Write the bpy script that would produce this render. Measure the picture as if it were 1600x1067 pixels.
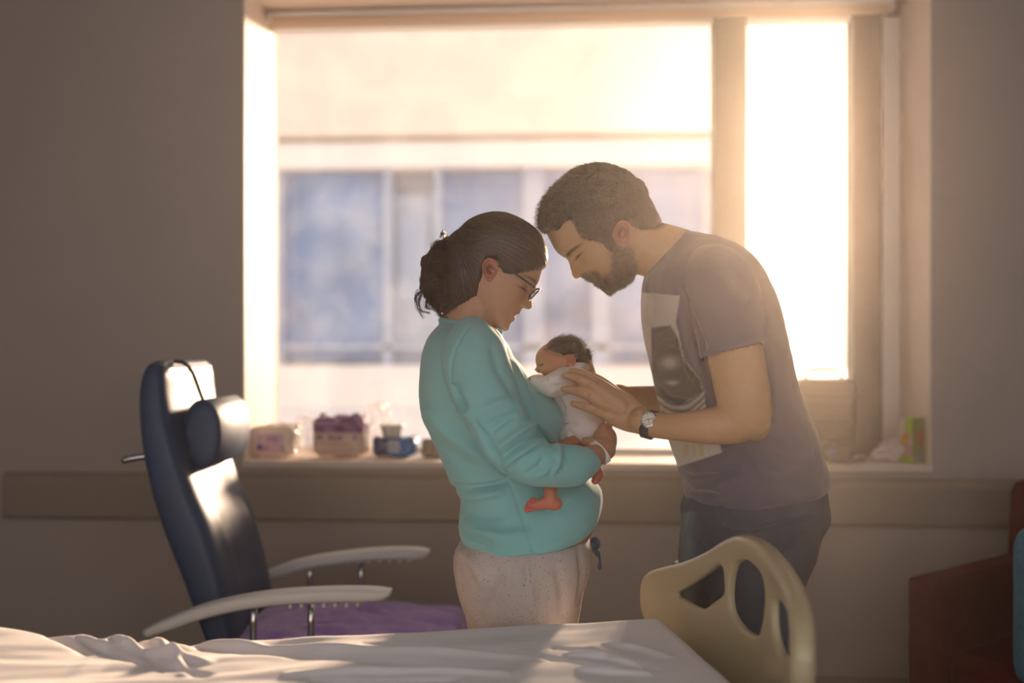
import bpy, bmesh, math, random
import numpy as np
from mathutils import Vector, Matrix, noise
from mathutils.bvhtree import BVHTree

random.seed(7); rng = np.random.default_rng(7)
scn = bpy.context.scene
COL = scn.collection
for o in list(bpy.data.objects): bpy.data.objects.remove(o)

# ------------------------------------------------------------------ camera, sky, sun, exposure
ALPHA = math.radians(3.5)
CAM = np.array([0.0, 0.0, 1.27])
Rv = np.array([math.cos(ALPHA), math.sin(ALPHA), 0.0])
Fv = np.array([-math.sin(ALPHA), math.cos(ALPHA), 0.0])
Uv = np.array([0.0, 0.0, 1.0])
cd = bpy.data.cameras.new('camera'); cam = bpy.data.objects.new('camera', cd); COL.objects.link(cam)
cam.location = CAM; cam.rotation_euler = (math.pi/2, 0, ALPHA)
cd.sensor_width = 36; cd.lens = 36; cd.shift_y = 16.5/1600; cd.clip_start = 0.02
cd.dof.use_dof = True; cd.dof.focus_distance = 2.12; cd.dof.aperture_fstop = 1.5
scn.camera = cam
scn.view_settings.view_transform = 'Standard'; scn.view_settings.look = 'None'
scn.view_settings.gamma = 1; scn.view_settings.exposure = 0.0
scn.view_settings.use_curve_mapping = False
scn.cycles.use_denoising = True
scn.cycles.max_bounces = 8; scn.cycles.diffuse_bounces = 5; scn.cycles.volume_bounces = 0
scn.cycles.transparent_max_bounces = 12
scn.cycles.caustics_reflective = False; scn.cycles.caustics_refractive = False
scn.cycles.sample_clamp_indirect = 6.0

SUN_DIR = Fv + Rv*((1300-800)/1600) + Uv*((550-285)/1600)
SUN_DIR = SUN_DIR/np.linalg.norm(SUN_DIR)
w = bpy.data.worlds.new('sky'); scn.world = w; w.use_nodes = True
nt = w.node_tree; nt.nodes.clear()
wo = nt.nodes.new('ShaderNodeOutputWorld'); bg = nt.nodes.new('ShaderNodeBackground')
tc = nt.nodes.new('ShaderNodeTexCoord'); dp = nt.nodes.new('ShaderNodeVectorMath'); dp.operation = 'DOT_PRODUCT'
rp = nt.nodes.new('ShaderNodeValToRGB')
nt.links.new(tc.outputs['Generated'], dp.inputs[0]); dp.inputs[1].default_value = SUN_DIR.tolist()
ma = nt.nodes.new('ShaderNodeMath'); ma.operation = 'MULTIPLY_ADD'; ma.inputs[1].default_value = .5; ma.inputs[2].default_value = .5
nt.links.new(dp.outputs['Value'], ma.inputs[0]); nt.links.new(ma.outputs[0], rp.inputs[0])
cr = rp.color_ramp   # position = (1 + cos angle from the sun)/2
cr.elements[0].position = 0.0; cr.elements[0].color = (1.16, 1.16, 1.20, 1)
cr.elements[1].position = 1.0; cr.elements[1].color = (4.0, 2.8, 1.9, 1)
for p_, c_ in ((.995, (1.9, 1.38, 1.0, 1)), (.986, (1.05, .81, .66, 1)), (.5, (1.0, .96, .98, 1)), (.80, (.96, .80, .70, 1)), (.90, (1.0, .78, .63, 1))):
    e = cr.elements.new(p_); e.color = c_
nt.links.new(rp.outputs[0], bg.inputs[0]); bg.inputs[1].default_value = 1.0
nt.links.new(bg.outputs[0], wo.inputs[0])
sd = bpy.data.lights.new('sun', 'SUN'); sun = bpy.data.objects.new('sun', sd); COL.objects.link(sun)
sd.energy = 11.0; sd.color = (1.0, .72, .49); sd.angle = math.radians(6.0)
sun.rotation_euler = Vector(SUN_DIR).to_track_quat('Z', 'Y').to_euler(); sun.location = (3, 3.2, 2.4)

# ------------------------------------------------------------------ helpers
def C(X, D, z):
    """room point from sideways offset, distance ahead and height above the floor"""
    X, D, z = np.broadcast_arrays(np.asarray(X, float), np.asarray(D, float), np.asarray(z, float))
    return CAM*np.array([1, 1, 0]) + X[..., None]*Rv + D[..., None]*Fv + z[..., None]*Uv
def P(px, py, d):
    px = np.asarray(px, float); py = np.asarray(py, float); d = np.asarray(d, float)
    return C(d*(px-800)/1600, d, 1.27 + d*(550-py)/1600)
def PW(px, py, Y):
    dirv = Fv + Rv*(px-800)/1600 + Uv*(550-py)/1600
    return CAM + dirv*(Y/dirv[1])
def proj(V):
    q = np.asarray(V) - CAM
    d = q@Fv; return 800+1600*(q@Rv)/d, 550-1600*(q@Uv)/d, d

def tag(o, label=None, cat=None, group=None, kind=None):
    if label: o['label'] = label
    if cat: o['category'] = cat
    if group: o['group'] = group
    if kind: o['kind'] = kind
    return o
def thing(name, label, cat, loc, group=None):
    o = bpy.data.objects.new(name, None); COL.objects.link(o); o.location = Vector(loc)
    o.empty_display_size = .1
    return tag(o, label, cat, group)
def origin_of(o):
    while o is not None and o.parent is not None: o = o.parent
    return np.array(o.location) if o is not None else np.zeros(3)
def obj(name, V, F, mat, parent=None, smooth=True, colr=None, label=None, fm=None):
    V = np.asarray(V, float)
    org = origin_of(parent) if parent is not None else V.mean(0)
    if parent is None: org = np.array([org[0], org[1], V[:, 2].min()])
    me = bpy.data.meshes.new(name)
    me.from_pydata((V-org).tolist(), [], F if isinstance(F, list) else F.tolist())
    me.update()
    mats = mat if isinstance(mat, (list, tuple)) else [mat]
    for m in mats: me.materials.append(m)
    if fm is not None: me.polygons.foreach_set('material_index', fm)
    if smooth: me.polygons.foreach_set('use_smooth', [True]*len(me.polygons))
    if colr is not None:
        ca = me.color_attributes.new('Col', 'FLOAT_COLOR', 'POINT')
        rgba = np.ones((len(V), 4)); rgba[:, :3] = colr
        ca.data.foreach_set('color', rgba.ravel())
    o = bpy.data.objects.new(name, me); COL.objects.link(o)
    if parent is not None: o.parent = parent
    else: o.location = Vector(org)
    if label: o['label'] = label
    return o
def join(parts):
    V, F, n = [], [], 0
    for v, f in parts:
        v = np.asarray(v); V.append(v)
        F += [tuple(i+n for i in q) for q in (f if isinstance(f, list) else f.tolist())]
        n += len(v)
    return np.vstack(V), F
def box(c, s, rot=0.0, bev=0.0):
    bm = bmesh.new(); bmesh.ops.create_cube(bm, size=1)
    bmesh.ops.scale(bm, vec=Vector(s), verts=bm.verts)
    if bev > 0: bmesh.ops.bevel(bm, geom=list(bm.edges), offset=bev, segments=2, affect='EDGES', profile=.5)
    if rot: bmesh.ops.rotate(bm, cent=(0, 0, 0), matrix=Matrix.Rotation(rot, 3, 'Z'), verts=bm.verts)
    bm.verts.index_update()
    V = np.array([v.co[:] for v in bm.verts]) + np.asarray(c); F = [tuple(v.index for v in f.verts) for f in bm.faces]
    bm.free(); return V, F
def frame_box(c, s, ax, ay, az):
    V, F = box((0, 0, 0), s, 0, min(s)*.12)
    return V[:, :1]*ax + V[:, 1:2]*ay + V[:, 2:]*az + np.asarray(c), F
def spline(K, n):
    """Catmull-Rom resampling of the rows of K"""
    K = np.asarray(K, float); m = len(K)
    if m == 2:
        t = np.linspace(0, 1, n)[:, None]; return K[0]*(1-t)+K[1]*t
    E = np.vstack([2*K[0]-K[1], K, 2*K[-1]-K[-2]])
    t = np.linspace(0, m-1-1e-9, n); i = t.astype(int); f = (t-i)[:, None]
    a, b, c, d = E[i], E[i+1], E[i+2], E[i+3]
    return .5*((2*b)+(-a+c)*f+(2*a-5*b+4*c-d)*f**2+(-a+3*b-3*c+d)*f**3)
def grid_faces(m, n, closed=True, caps=True):
    F = []
    nn = n if closed else n-1
    for i in range(m-1):
        for j in range(nn):
            k = (j+1) % n
            F.append((i*n+j, i*n+k, (i+1)*n+k, (i+1)*n+j))
    if caps:
        F.append(tuple(range(n-1, -1, -1))); F.append(tuple((m-1)*n+j for j in range(n)))
    return F
def loft(Cn, A, B, e=2.0, n=40):
    """rings: centres Cn, half axes A and B (m x 3), superellipse exponent e"""
    th = np.linspace(0, 2*math.pi, n, endpoint=False)
    e = np.broadcast_to(np.asarray(e, float), (len(Cn),))
    V = []
    for c, a, b, ex in zip(Cn, A, B, e):
        ca = np.sign(np.cos(th))*np.abs(np.cos(th))**(2/ex); sa = np.sign(np.sin(th))*np.abs(np.sin(th))**(2/ex)
        V.append(c + ca[:, None]*a + sa[:, None]*b)
    return np.vstack(V), grid_faces(len(Cn), n)
def fb_loft(rings, d, m=60, n=48, e=2.2):
    """rings: (back px, py, front px, py, half width m[, depth shift])"""
    K = []
    for r in rings:
        dd = d + (r[5] if len(r) > 5 else 0)
        b = P(r[0], r[1], dd); f = P(r[2], r[3], dd)
        K.append(np.concatenate([b, f, [r[4]]]))
    K = spline(K, m); b, f, hw = K[:, :3], K[:, 3:6], K[:, 6:7]
    return loft((b+f)/2, (f-b)/2, Fv*hw, e, n)
def tube(pts, rad, n=20, m=None, flat=1.0, ref=None, round_ends=True):
    pts = np.asarray(pts, float); rad = np.broadcast_to(np.asarray(rad, float), (len(pts),))
    K = np.hstack([pts, rad[:, None]])
    m = m or max(8, len(pts)*6)
    K = spline(K, m); p, r = K[:, :3], np.maximum(K[:, 3], 1e-5)
    if round_ends:
        t0 = p[0]-p[1]; t0 /= np.linalg.norm(t0)+1e-9; t1 = p[-1]-p[-2]; t1 /= np.linalg.norm(t1)+1e-9
        an = np.linspace(1.45, .25, 5)
        p = np.vstack([[p[0]+t0*r[0]*math.sin(a) for a in an], p, [p[-1]+t1*r[-1]*math.sin(a) for a in an[::-1]]])
        r = np.concatenate([[r[0]*math.cos(a) for a in an], r, [r[-1]*math.cos(a) for a in an[::-1]]])
    T = np.gradient(p, axis=0); T /= np.linalg.norm(T, axis=1)[:, None]+1e-12
    up = np.array(ref if ref is not None else ([0, 0, 1] if abs(T[0][2]) < .8 else [1, 0, 0]), float)
    A = []; 
    for t in T:
        up = up - t*(up@t); up /= np.linalg.norm(up)+1e-12; A.append(up.copy())
    A = np.array(A); B = np.cross(T, A)
    return loft(p, A*r[:, None], B*(r*flat)[:, None], 2.0, n)
def pt(*rows):
    """rows (px, py, depth, radius) -> points, radii"""
    a = np.array(rows, float); return P(a[:, 0], a[:, 1], a[:, 2]), a[:, 3]
def ball(c, r, ax=(1, 1, 1), n=20):
    bm = bmesh.new(); bmesh.ops.create_uvsphere(bm, u_segments=n, v_segments=n//2, radius=1)
    V = np.array([v.co[:] for v in bm.verts])*r*np.array(ax) + np.asarray(c); bm.verts.index_update()
    F = [tuple(v.index for v in f.verts) for f in bm.faces]; bm.free(); return V, F
def remesh(parts, vox, sm=4, fac=.5):
    V, F = join(parts)
    me = bpy.data.meshes.new('t'); me.from_pydata(V.tolist(), [], F)
    bm = bmesh.new(); bm.from_mesh(me); bmesh.ops.recalc_face_normals(bm, faces=bm.faces); bm.to_mesh(me); bm.free()
    o = bpy.data.objects.new('t', me); COL.objects.link(o)
    md = o.modifiers.new('r', 'REMESH'); md.mode = 'VOXEL'; md.voxel_size = vox
    if sm:
        ms = o.modifiers.new('s', 'SMOOTH'); ms.factor = fac; ms.iterations = sm
    dg = bpy.context.evaluated_depsgraph_get(); ev = o.evaluated_get(dg); m2 = ev.to_mesh()
    n = len(m2.vertices); co = np.empty(n*3); m2.vertices.foreach_get('co', co)
    lp = np.empty(len(m2.loops), int); m2.loops.foreach_get('vertex_index', lp)
    ls = np.empty(len(m2.polygons), int); m2.polygons.foreach_get('loop_total', ls)
    if (ls == 4).all(): F = lp.reshape(-1, 4)
    else:
        F, k = [], 0
        for c in ls: F.append(tuple(lp[k:k+c])); k += c
    ev.to_mesh_clear(); bpy.data.objects.remove(o); bpy.data.meshes.remove(me)
    return co.reshape(-1, 3), F
def normals(V, F):
    F = np.asarray(F); a = V[F[:, 2]]-V[F[:, 0]]; b = V[F[:, 3]]-V[F[:, 1]]
    fn = np.cross(a, b); N = np.zeros_like(V)
    for k in range(4): np.add.at(N, F[:, k], fn)
    return N/(np.linalg.norm(N, axis=1)[:, None]+1e-12)
def vnoise(V, s, seed=0):
    return np.array([noise.noise(Vector((x*s+seed, y*s+seed*.7, z*s-seed))) for x, y, z in V])
def seg_dist(px, py, poly):
    best = np.full(px.shape, 1e9); tt = np.zeros(px.shape); L = 0
    poly = np.asarray(poly, float)
    seglen = np.hypot(*np.diff(poly, axis=0).T); tot = seglen.sum()
    for (x0, y0), (x1, y1), sl in zip(poly[:-1], poly[1:], seglen):
        dx, dy = x1-x0, y1-y0
        t = np.clip(((px-x0)*dx+(py-y0)*dy)/(dx*dx+dy*dy+1e-9), 0, 1)
        dd = np.hypot(px-x0-t*dx, py-y0-t*dy); m = dd < best
        tt = np.where(m, (L+t*sl)/tot, tt); best = np.where(m, dd, best); L += sl
    return best, tt
def inside(px, py, poly):
    r = np.zeros(px.shape, bool); n = len(poly)
    for i in range(n):
        x0, y0 = poly[i]; x1, y1 = poly[(i+1) % n]
        c = ((y0 > py) != (y1 > py)) & (px < (x1-x0)*(py-y0)/((y1-y0) if y1 != y0 else 1e-9)+x0)
        r ^= c
    return r
def soft_poly(px, py, poly, w):
    """1 inside the polygon, fading to 0 over w outside its edge"""
    d, _ = seg_dist(px, py, list(poly)+[poly[0]])
    s = np.where(inside(px, py, poly), d, -d)
    return np.clip(.5+s/(2*w), 0, 1)
def folds(V, F, L, side=-1, lim=.25):
    """press creases / raise folds along image-side lines on the camera-facing cloth: (poly, amp m, width px)"""
    N = normals(V, F); px, py, d = proj(V)
    face = np.clip((-(N@Fv)+lim)/.5, 0, 1)
    off = np.zeros(len(V))
    for poly, amp, wd in L:
        dist, t = seg_dist(px, py, poly)
        env = np.sin(np.clip(t, 0, 1)*math.pi)**.5 if abs(amp) > .0022 else 1.0
        off += amp*(2.6 if wd > 2.6 else 1.5)*np.exp(-(dist/(wd*1.15))**2)*env
    return V + N*(off*face)[:, None]

# ------------------------------------------------------------------ materials
def blend(col, c, w): return col*(1-w[:, None]) + np.array(c)*w[:, None]
def lin(c): return tuple(((x/255)/12.92 if x/255 <= .04045 else ((x/255+.055)/1.055)**2.4) for x in c)
def mat(name, col=(.5, .5, .5), rough=.6, metal=0.0, spec=.5, noise_s=0, noise_a=.0, bump_s=0, bump=0.0,
        attr=False, sheen=0.0, coat=0.0, trans=0.0, stretch=(1, 1, 1), sss=0.0, dist=.002, speck=None):
    m = bpy.data.materials.new(name); m.use_nodes = True; t = m.node_tree; b = t.nodes['Principled BSDF']
    b.inputs['Roughness'].default_value = rough; b.inputs['Metallic'].default_value = metal
    b.inputs['Specular IOR Level'].default_value = spec
    b.inputs['Sheen Weight'].default_value = sheen; b.inputs['Coat Weight'].default_value = coat
    if sss:
        b.inputs['Subsurface Weight'].default_value = sss; b.inputs['Subsurface Radius'].default_value = (1, .35, .2)
        b.inputs['Subsurface Scale'].default_value = .012
    co = t.nodes.new('ShaderNodeTexCoord'); mp = t.nodes.new('ShaderNodeMapping')
    mp.inputs['Scale'].default_value = stretch; t.links.new(co.outputs['Object'], mp.inputs[0])
    src = None
    if attr:
        a = t.nodes.new('ShaderNodeAttribute'); a.attribute_name = 'Col'; src = a.outputs['Color']
    if noise_a or speck:
        nz = t.nodes.new('ShaderNodeTexNoise'); nz.inputs['Scale'].default_value = noise_s or 20
        nz.inputs['Detail'].default_value = 5; t.links.new(mp.outputs[0], nz.inputs[0])
        mr = t.nodes.new('ShaderNodeMapRange'); mr.inputs[1].default_value = .25; mr.inputs[2].default_value = .75
        mr.inputs[3].default_value = 1-noise_a; mr.inputs[4].default_value = 1+noise_a
        t.links.new(nz.outputs['Fac'], mr.inputs[0])
        mx = t.nodes.new('ShaderNodeVectorMath'); mx.operation = 'SCALE'
        if src: t.links.new(src, mx.inputs[0])
        else: mx.inputs[0].default_value = col
        t.links.new(mr.outputs[0], mx.inputs['Scale']); src = mx.outputs[0]
    if speck:
        n2 = t.nodes.new('ShaderNodeTexNoise'); n2.inputs['Scale'].default_value = speck[1]; n2.inputs['Detail'].default_value = 2
        t.links.new(co.outputs['Object'], n2.inputs[0])
        r2 = t.nodes.new('ShaderNodeMapRange'); r2.inputs[1].default_value = .62; r2.inputs[2].default_value = .72
        t.links.new(n2.outputs['Fac'], r2.inputs[0])
        mm = t.nodes.new('ShaderNodeMix'); mm.data_type = 'RGBA'
        t.links.new(r2.outputs[0], mm.inputs[0]); t.links.new(src, mm.inputs[6]); mm.inputs[7].default_value = (*speck[0], 1)
        src = mm.outputs[2]
    if src: t.links.new(src, b.inputs['Base Color'])
    else: b.inputs['Base Color'].default_value = (*col, 1)
    if bump:
        nb = t.nodes.new('ShaderNodeTexNoise'); nb.inputs['Scale'].default_value = bump_s; nb.inputs['Detail'].default_value = 4
        t.links.new(mp.outputs[0], nb.inputs[0]); bp = t.nodes.new('ShaderNodeBump')
        bp.inputs['Strength'].default_value = bump; bp.inputs['Distance'].default_value = dist
        t.links.new(nb.outputs['Fac'], bp.inputs['Height']); t.links.new(bp.outputs[0], b.inputs['Normal'])
    if trans:
        tr = t.nodes.new('ShaderNodeBsdfTranslucent'); ms = t.nodes.new('ShaderNodeMixShader'); ms.inputs[0].default_value = trans
        if src: t.links.new(src, tr.inputs[0])
        else: tr.inputs[0].default_value = (*col, 1)
        out = t.nodes['Material Output']
        t.links.new(b.outputs[0], ms.inputs[1]); t.links.new(tr.outputs[0], ms.inputs[2]); t.links.new(ms.outputs[0], out.inputs[0])
    return m
def clear_mat(name, col, clear, gloss=.06, dirt=0.0, rough=.05):
    """a thin clear sheet: mostly see-through, a little reflection, some scattering dirt"""
    m = bpy.data.materials.new(name); m.use_nodes = True; t = m.node_tree; t.nodes.clear()
    out = t.nodes.new('ShaderNodeOutputMaterial'); tr = t.nodes.new('ShaderNodeBsdfTransparent'); tr.inputs[0].default_value = (*col, 1)
    gl = t.nodes.new('ShaderNodeBsdfGlossy'); gl.inputs['Roughness'].default_value = rough
    df = t.nodes.new('ShaderNodeBsdfTranslucent'); df.inputs[0].default_value = (.9, .88, .85, 1)
    m1 = t.nodes.new('ShaderNodeMixShader'); m1.inputs[0].default_value = gloss
    t.links.new(tr.outputs[0], m1.inputs[1]); t.links.new(gl.outputs[0], m1.inputs[2])
    m2 = t.nodes.new('ShaderNodeMixShader'); t.links.new(m1.outputs[0], m2.inputs[1]); t.links.new(df.outputs[0], m2.inputs[2])
    co = t.nodes.new('ShaderNodeTexCoord'); nz = t.nodes.new('ShaderNodeTexNoise'); nz.inputs['Scale'].default_value = 5; nz.inputs['Detail'].default_value = 8
    t.links.new(co.outputs['Object'], nz.inputs[0])
    mr = t.nodes.new('ShaderNodeMapRange'); mr.inputs[1].default_value = .4; mr.inputs[2].default_value = .75
    mr.inputs[3].default_value = (1-clear)*.7; mr.inputs[4].default_value = (1-clear)+dirt
    t.links.new(nz.outputs['Fac'], mr.inputs[0]); t.links.new(mr.outputs[0], m2.inputs[0])
    t.links.new(m2.outputs[0], out.inputs[0]); return m

M = {}
M['wall'] = mat('wall_paint', (.47, .40, .35), .8, noise_s=3, noise_a=.03, bump_s=220, bump=.15)
M['room'] = mat('room_paint', (.36, .32, .30), .8)
M['floor'] = mat('floor_vinyl', (.17, .155, .15), .35, noise_s=2, noise_a=.1)
M['ceiling'] = mat('ceiling_paint', (.45, .41, .38), .9)
M['reveal'] = mat('reveal_paint', (.80, .68, .58), .6)
M['rail'] = mat('rail_vinyl', (.33, .265, .21), .45, noise_s=40, noise_a=.02)
M['frame_dark'] = mat('window_frame_metal', (.10, .09, .075), .45, metal=.2)
M['frame_white'] = mat('window_frame_white', (.85, .80, .75), .5)
M['glass'] = clear_mat('window_glass', (.99, .99, .99), .985, .03, .03)
M['blind'] = mat('blind_fabric', (.80, .66, .52), .8, trans=.55)
M['skin_w'] = mat('skin', attr=True, rough=.55, sss=.12, noise_s=60, noise_a=.04, bump_s=400, bump=.1, dist=.0006)

# ------------------------------------------------------------------ setting
YW = 3.7; YG = 4.05; ZC = 2.7
XL, XR, YB = -2.75, 2.9, -.75
wl = PW(380, 550, YW)[0]; wr = PW(1455, 550, YW)[0]; zs = PW(800, 722, YW)[2]; zt = 2.62
def struct(name, V, F, m, parent=None, smooth=False):
    o = obj(name, V, F, m, parent, smooth); 
    if parent is None: o['kind'] = 'structure'
    return o
def span(x0, x1, y0, y1, z0, z1): return box(((x0+x1)/2, (y0+y1)/2, (z0+z1)/2), (x1-x0, y1-y0, z1-z0))
TH = YG+.1-YW
struct('floor', *span(XL-.2, XR+.2, YB-.2, YW+.01, -.1, 0), M['floor'])
struct('ceiling', *span(XL-.2, XR+.2, YB-.2, YW+TH, ZC, ZC+.1), M['ceiling'])
struct('wall_left', *span(XL-.2, XL, YB-.2, YW+TH, 0, ZC), M['room'])
struct('wall_right', *span(XR, XR+.2, YB-.2, YW+TH, 0, ZC), M['room'])
struct('wall_near', *join([span(XL, XL+.4, YB-.2, YB, 0, ZC), span(XR-.4, XR, YB-.2, YB, 0, ZC), span(XL+.4, XR-.4, YB-.2, YB, 0, .4)]), M['room'])  # unseen wall, left mostly open to let fill skylight in behind the camera
far = thing('wall_far', None, None, (0, YW, 0)); far['kind'] = 'structure'
wv = join([span(XL, wl, YW, YW+TH, 0, ZC), span(wr, XR, YW, YW+TH, 0, ZC), span(wl, wr, YW, YW+TH, 0, zs-.02), span(wl, wr, YW, YW+TH, zt, ZC)])
obj('wall_surface', *wv, M['wall'], far, False)
# reveals lining
obj('reveal', *span(wl, wl+.006, YW-.002, YG, zs, zt), M['reveal'], far, False)
obj('reveal', *span(wr-.006, wr, YW-.002, YG, zs, zt), M['reveal'], far, False)
obj('reveal', *span(wl, wr, YW-.002, YG, zt-.006, zt), M['reveal'], far, False)
# sill board
struct('window_sill', *box(((wl+wr)/2, (YW-.012+YG)/2, zs-.012), (wr-wl, YG-YW+.024, .024), 0, .004), M['reveal'])
# guard rail along the wall
zr1 = PW(800, 748, YW-.02)[2]; zr0 = PW(800, 818, YW-.03)[2]; xr0 = PW(4, 780, YW-.03)[0]
prof = [(0, zr1+.012), (-.012, zr1+.012), (-.030, zr1-.006), (-.034, zr1-.02), (-.034, zr0+.012), (-.026, zr0), (0, zr0)]
V = []; 
for x in (xr0, XR): V += [(x, YW+a, z) for a, z in prof]
n = len(prof); F = [(i, (i+1) % n, n+(i+1) % n, n+i) for i in range(n)] + [tuple(range(n-1, -1, -1)), tuple(range(n, 2*n))]
struct('trim_1', np.array(V), F, M['rail'])
struct('baseboard_far', *box(((XL+XR)/2, YW-.008, .06), (XR-XL, .016, .12), 0, .003), M['rail'])
# window: frame parts and panes
win = thing('window_1', None, None, ((wl+wr)/2, YG, zs)); win['kind'] = 'structure'
def wx(px): return PW(px, 550, YG)[0]
def wz(py): return PW(800, py, YG)[2]
mx0, mx1 = wx(1113), wx(1163); jx0, jx1 = wx(1328), wx(1373)
zb = zs
obj('frame_jamb', *span(wl, wx(424)-.035, YG-.02, YG+.05, zb, zt), M['frame_white'], win, False)
obj('frame_jamb', *span(jx1, wr, YG-.02, YG+.05, zb, zt), M['frame_white'], win, False)
obj('sash_post', *span(mx0, mx1, YG-.05, YG+.05, zb, zt), M['frame_dark'], win, False)
obj('sash_post', *span(jx0, jx1, YG-.05, YG+.05, zb, zt), M['frame_dark'], win, False)
obj('frame_rail', *span(wl, wr, YG-.02, YG+.05, zt-.06, zt), M['frame_white'], win, False)
obj('frame_rail', *span(wl, wr, YG-.02, YG+.04, zb-.01, zb+.02), M['frame_white'], win, False)
obj('pane', *span(wx(424)-.035, mx0, YG+.01, YG+.016, zb+.02, zt-.06), M['glass'], win, False)
obj('pane', *span(mx1, jx0, YG+.01, YG+.016, zb+.02, zt-.06), M['glass'], win, False)
# roller blind at the window head
bl = thing('roller_blind', 'pale peach roller blind pulled up at the top of the window', 'blind', ((wl+wr)/2, YG-.12, zt))
YBn = YG-.10; bx0 = PW(424, 18, YBn)[0]; bx1 = PW(1390, 40, YBn)[0]; bz = PW(800, 22, YBn)[2]
def wzb(px, py): return PW(px, py, YBn)[2]
bz = (wzb(424, 10)+wzb(1390, 34))/2
obj('blind_cloth', *span(bx0, bx1, YBn-.001, YBn+.001, bz, zt-.03), M['blind'], bl, False)
obj('hem_bar', *box(((bx0+bx1)/2, YBn, bz-.012), (bx1-bx0, .012, .026), 0, .004), M['blind'], bl, False)
obj('roller_tube', *tube([(bx0-.02, YBn+.02, zt-.03), (bx1+.02, YBn+.02, zt-.03)], .022, round_ends=False), M['frame_white'], bl)

# scattering volume added in the room to imitate lens glare round the sun
hz = span(XL+.01, XR-.01, YB+.01, YG-.14, .01, ZC-.01)
hm = bpy.data.materials.new('glare_scatter'); hm.use_nodes = True; t = hm.node_tree; t.nodes.clear()
vo = t.nodes.new('ShaderNodeVolumeScatter'); vo.inputs['Density'].default_value = .0092; vo.inputs['Anisotropy'].default_value = .82
vo.inputs['Color'].default_value = (1, .88, .76, 1)
t.links.new(vo.outputs[0], t.nodes.new('ShaderNodeOutputMaterial').inputs['Volume'])
h = obj('glare_haze', *hz, hm, None, False); tag(h, 'added warm scattering volume filling the room, stands in for lens glare', 'glare_haze', kind='stuff')

# outside: terrace ground and the building across
M['out_white'] = mat('outside_white_render', (.98, .88, .80), .8)
M['out_glass'] = mat('outside_blue_glass', (.17, .26, .43), .5, spec=.3, noise_s=.4, noise_a=.3)
M['out_grey'] = mat('outside_pale_panel', (.40, .45, .56), .7)
struct('ground_outside', *span(-60, 60, YW+TH+.02, 120, -.9, -.8), M['out_white'])
YO = 40.0
bd = thing('building', 'pale building with blue glass bays seen through the window', 'building', (-6, YO+1, -.8))
def ox(px): return PW(px, 550, YO)[0]
def oz(py): return PW(800, py, YO)[2]
x0, x1 = ox(120), ox(1150)
obj('parapet', *span(x0, x1, YO-1.0, YO+.8, -.8, oz(571)), M['out_white'], bd, False)
obj('parapet_cap', *span(x0-.03, x1+.03, YO-1.2, YO+.8, oz(640)-.12, oz(640)), M['out_grey'], bd, False)
obj('roof_band', *span(x0, x1, YO-.4, YO+12, oz(262), oz(222)), M['out_white'], bd, False)
obj('roof_edge', *span(x0-.05, x1+.05, YO-.6, YO+12, oz(217), oz(213)), mat('roof_edge_metal', (.6, .45, .35), .6), bd, False)
obj('wall', *span(x0, x1, YO+1.2, YO+12, oz(571), oz(262)), M['out_grey'], bd, False)
for a, b in ((300, 405), (443, 600), (690, 818), (850, 925), (952, 1100)):
    obj('window_pane', *span(ox(a), ox(b), YO+.3, YO+.6, oz(566), oz(264)), M['out_glass'], bd, False)
for a, b in ((405, 412), (434, 443), (600, 612), (680, 690), (818, 850), (925, 952)):
    obj('pier', *span(ox(a), ox(b), YO-.1, YO+1.2, oz(571), oz(262)), M['out_grey'], bd, False)
obj('door_panel', *span(ox(612), ox(680), YO+.6, YO+.7, oz(571), oz(300)), M['out_grey'], bd, False)
obj('door_pane', *span(ox(622), ox(668), YO+.4, YO+.6, oz(470), oz(330)), mat('outside_pale_glass', (.33, .40, .52), .5), bd, False)
obj('ledge', *span(ox(443), ox(1100), YO-.1, YO+1.2, oz(546), oz(538)), M['out_grey'], bd, False)

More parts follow.
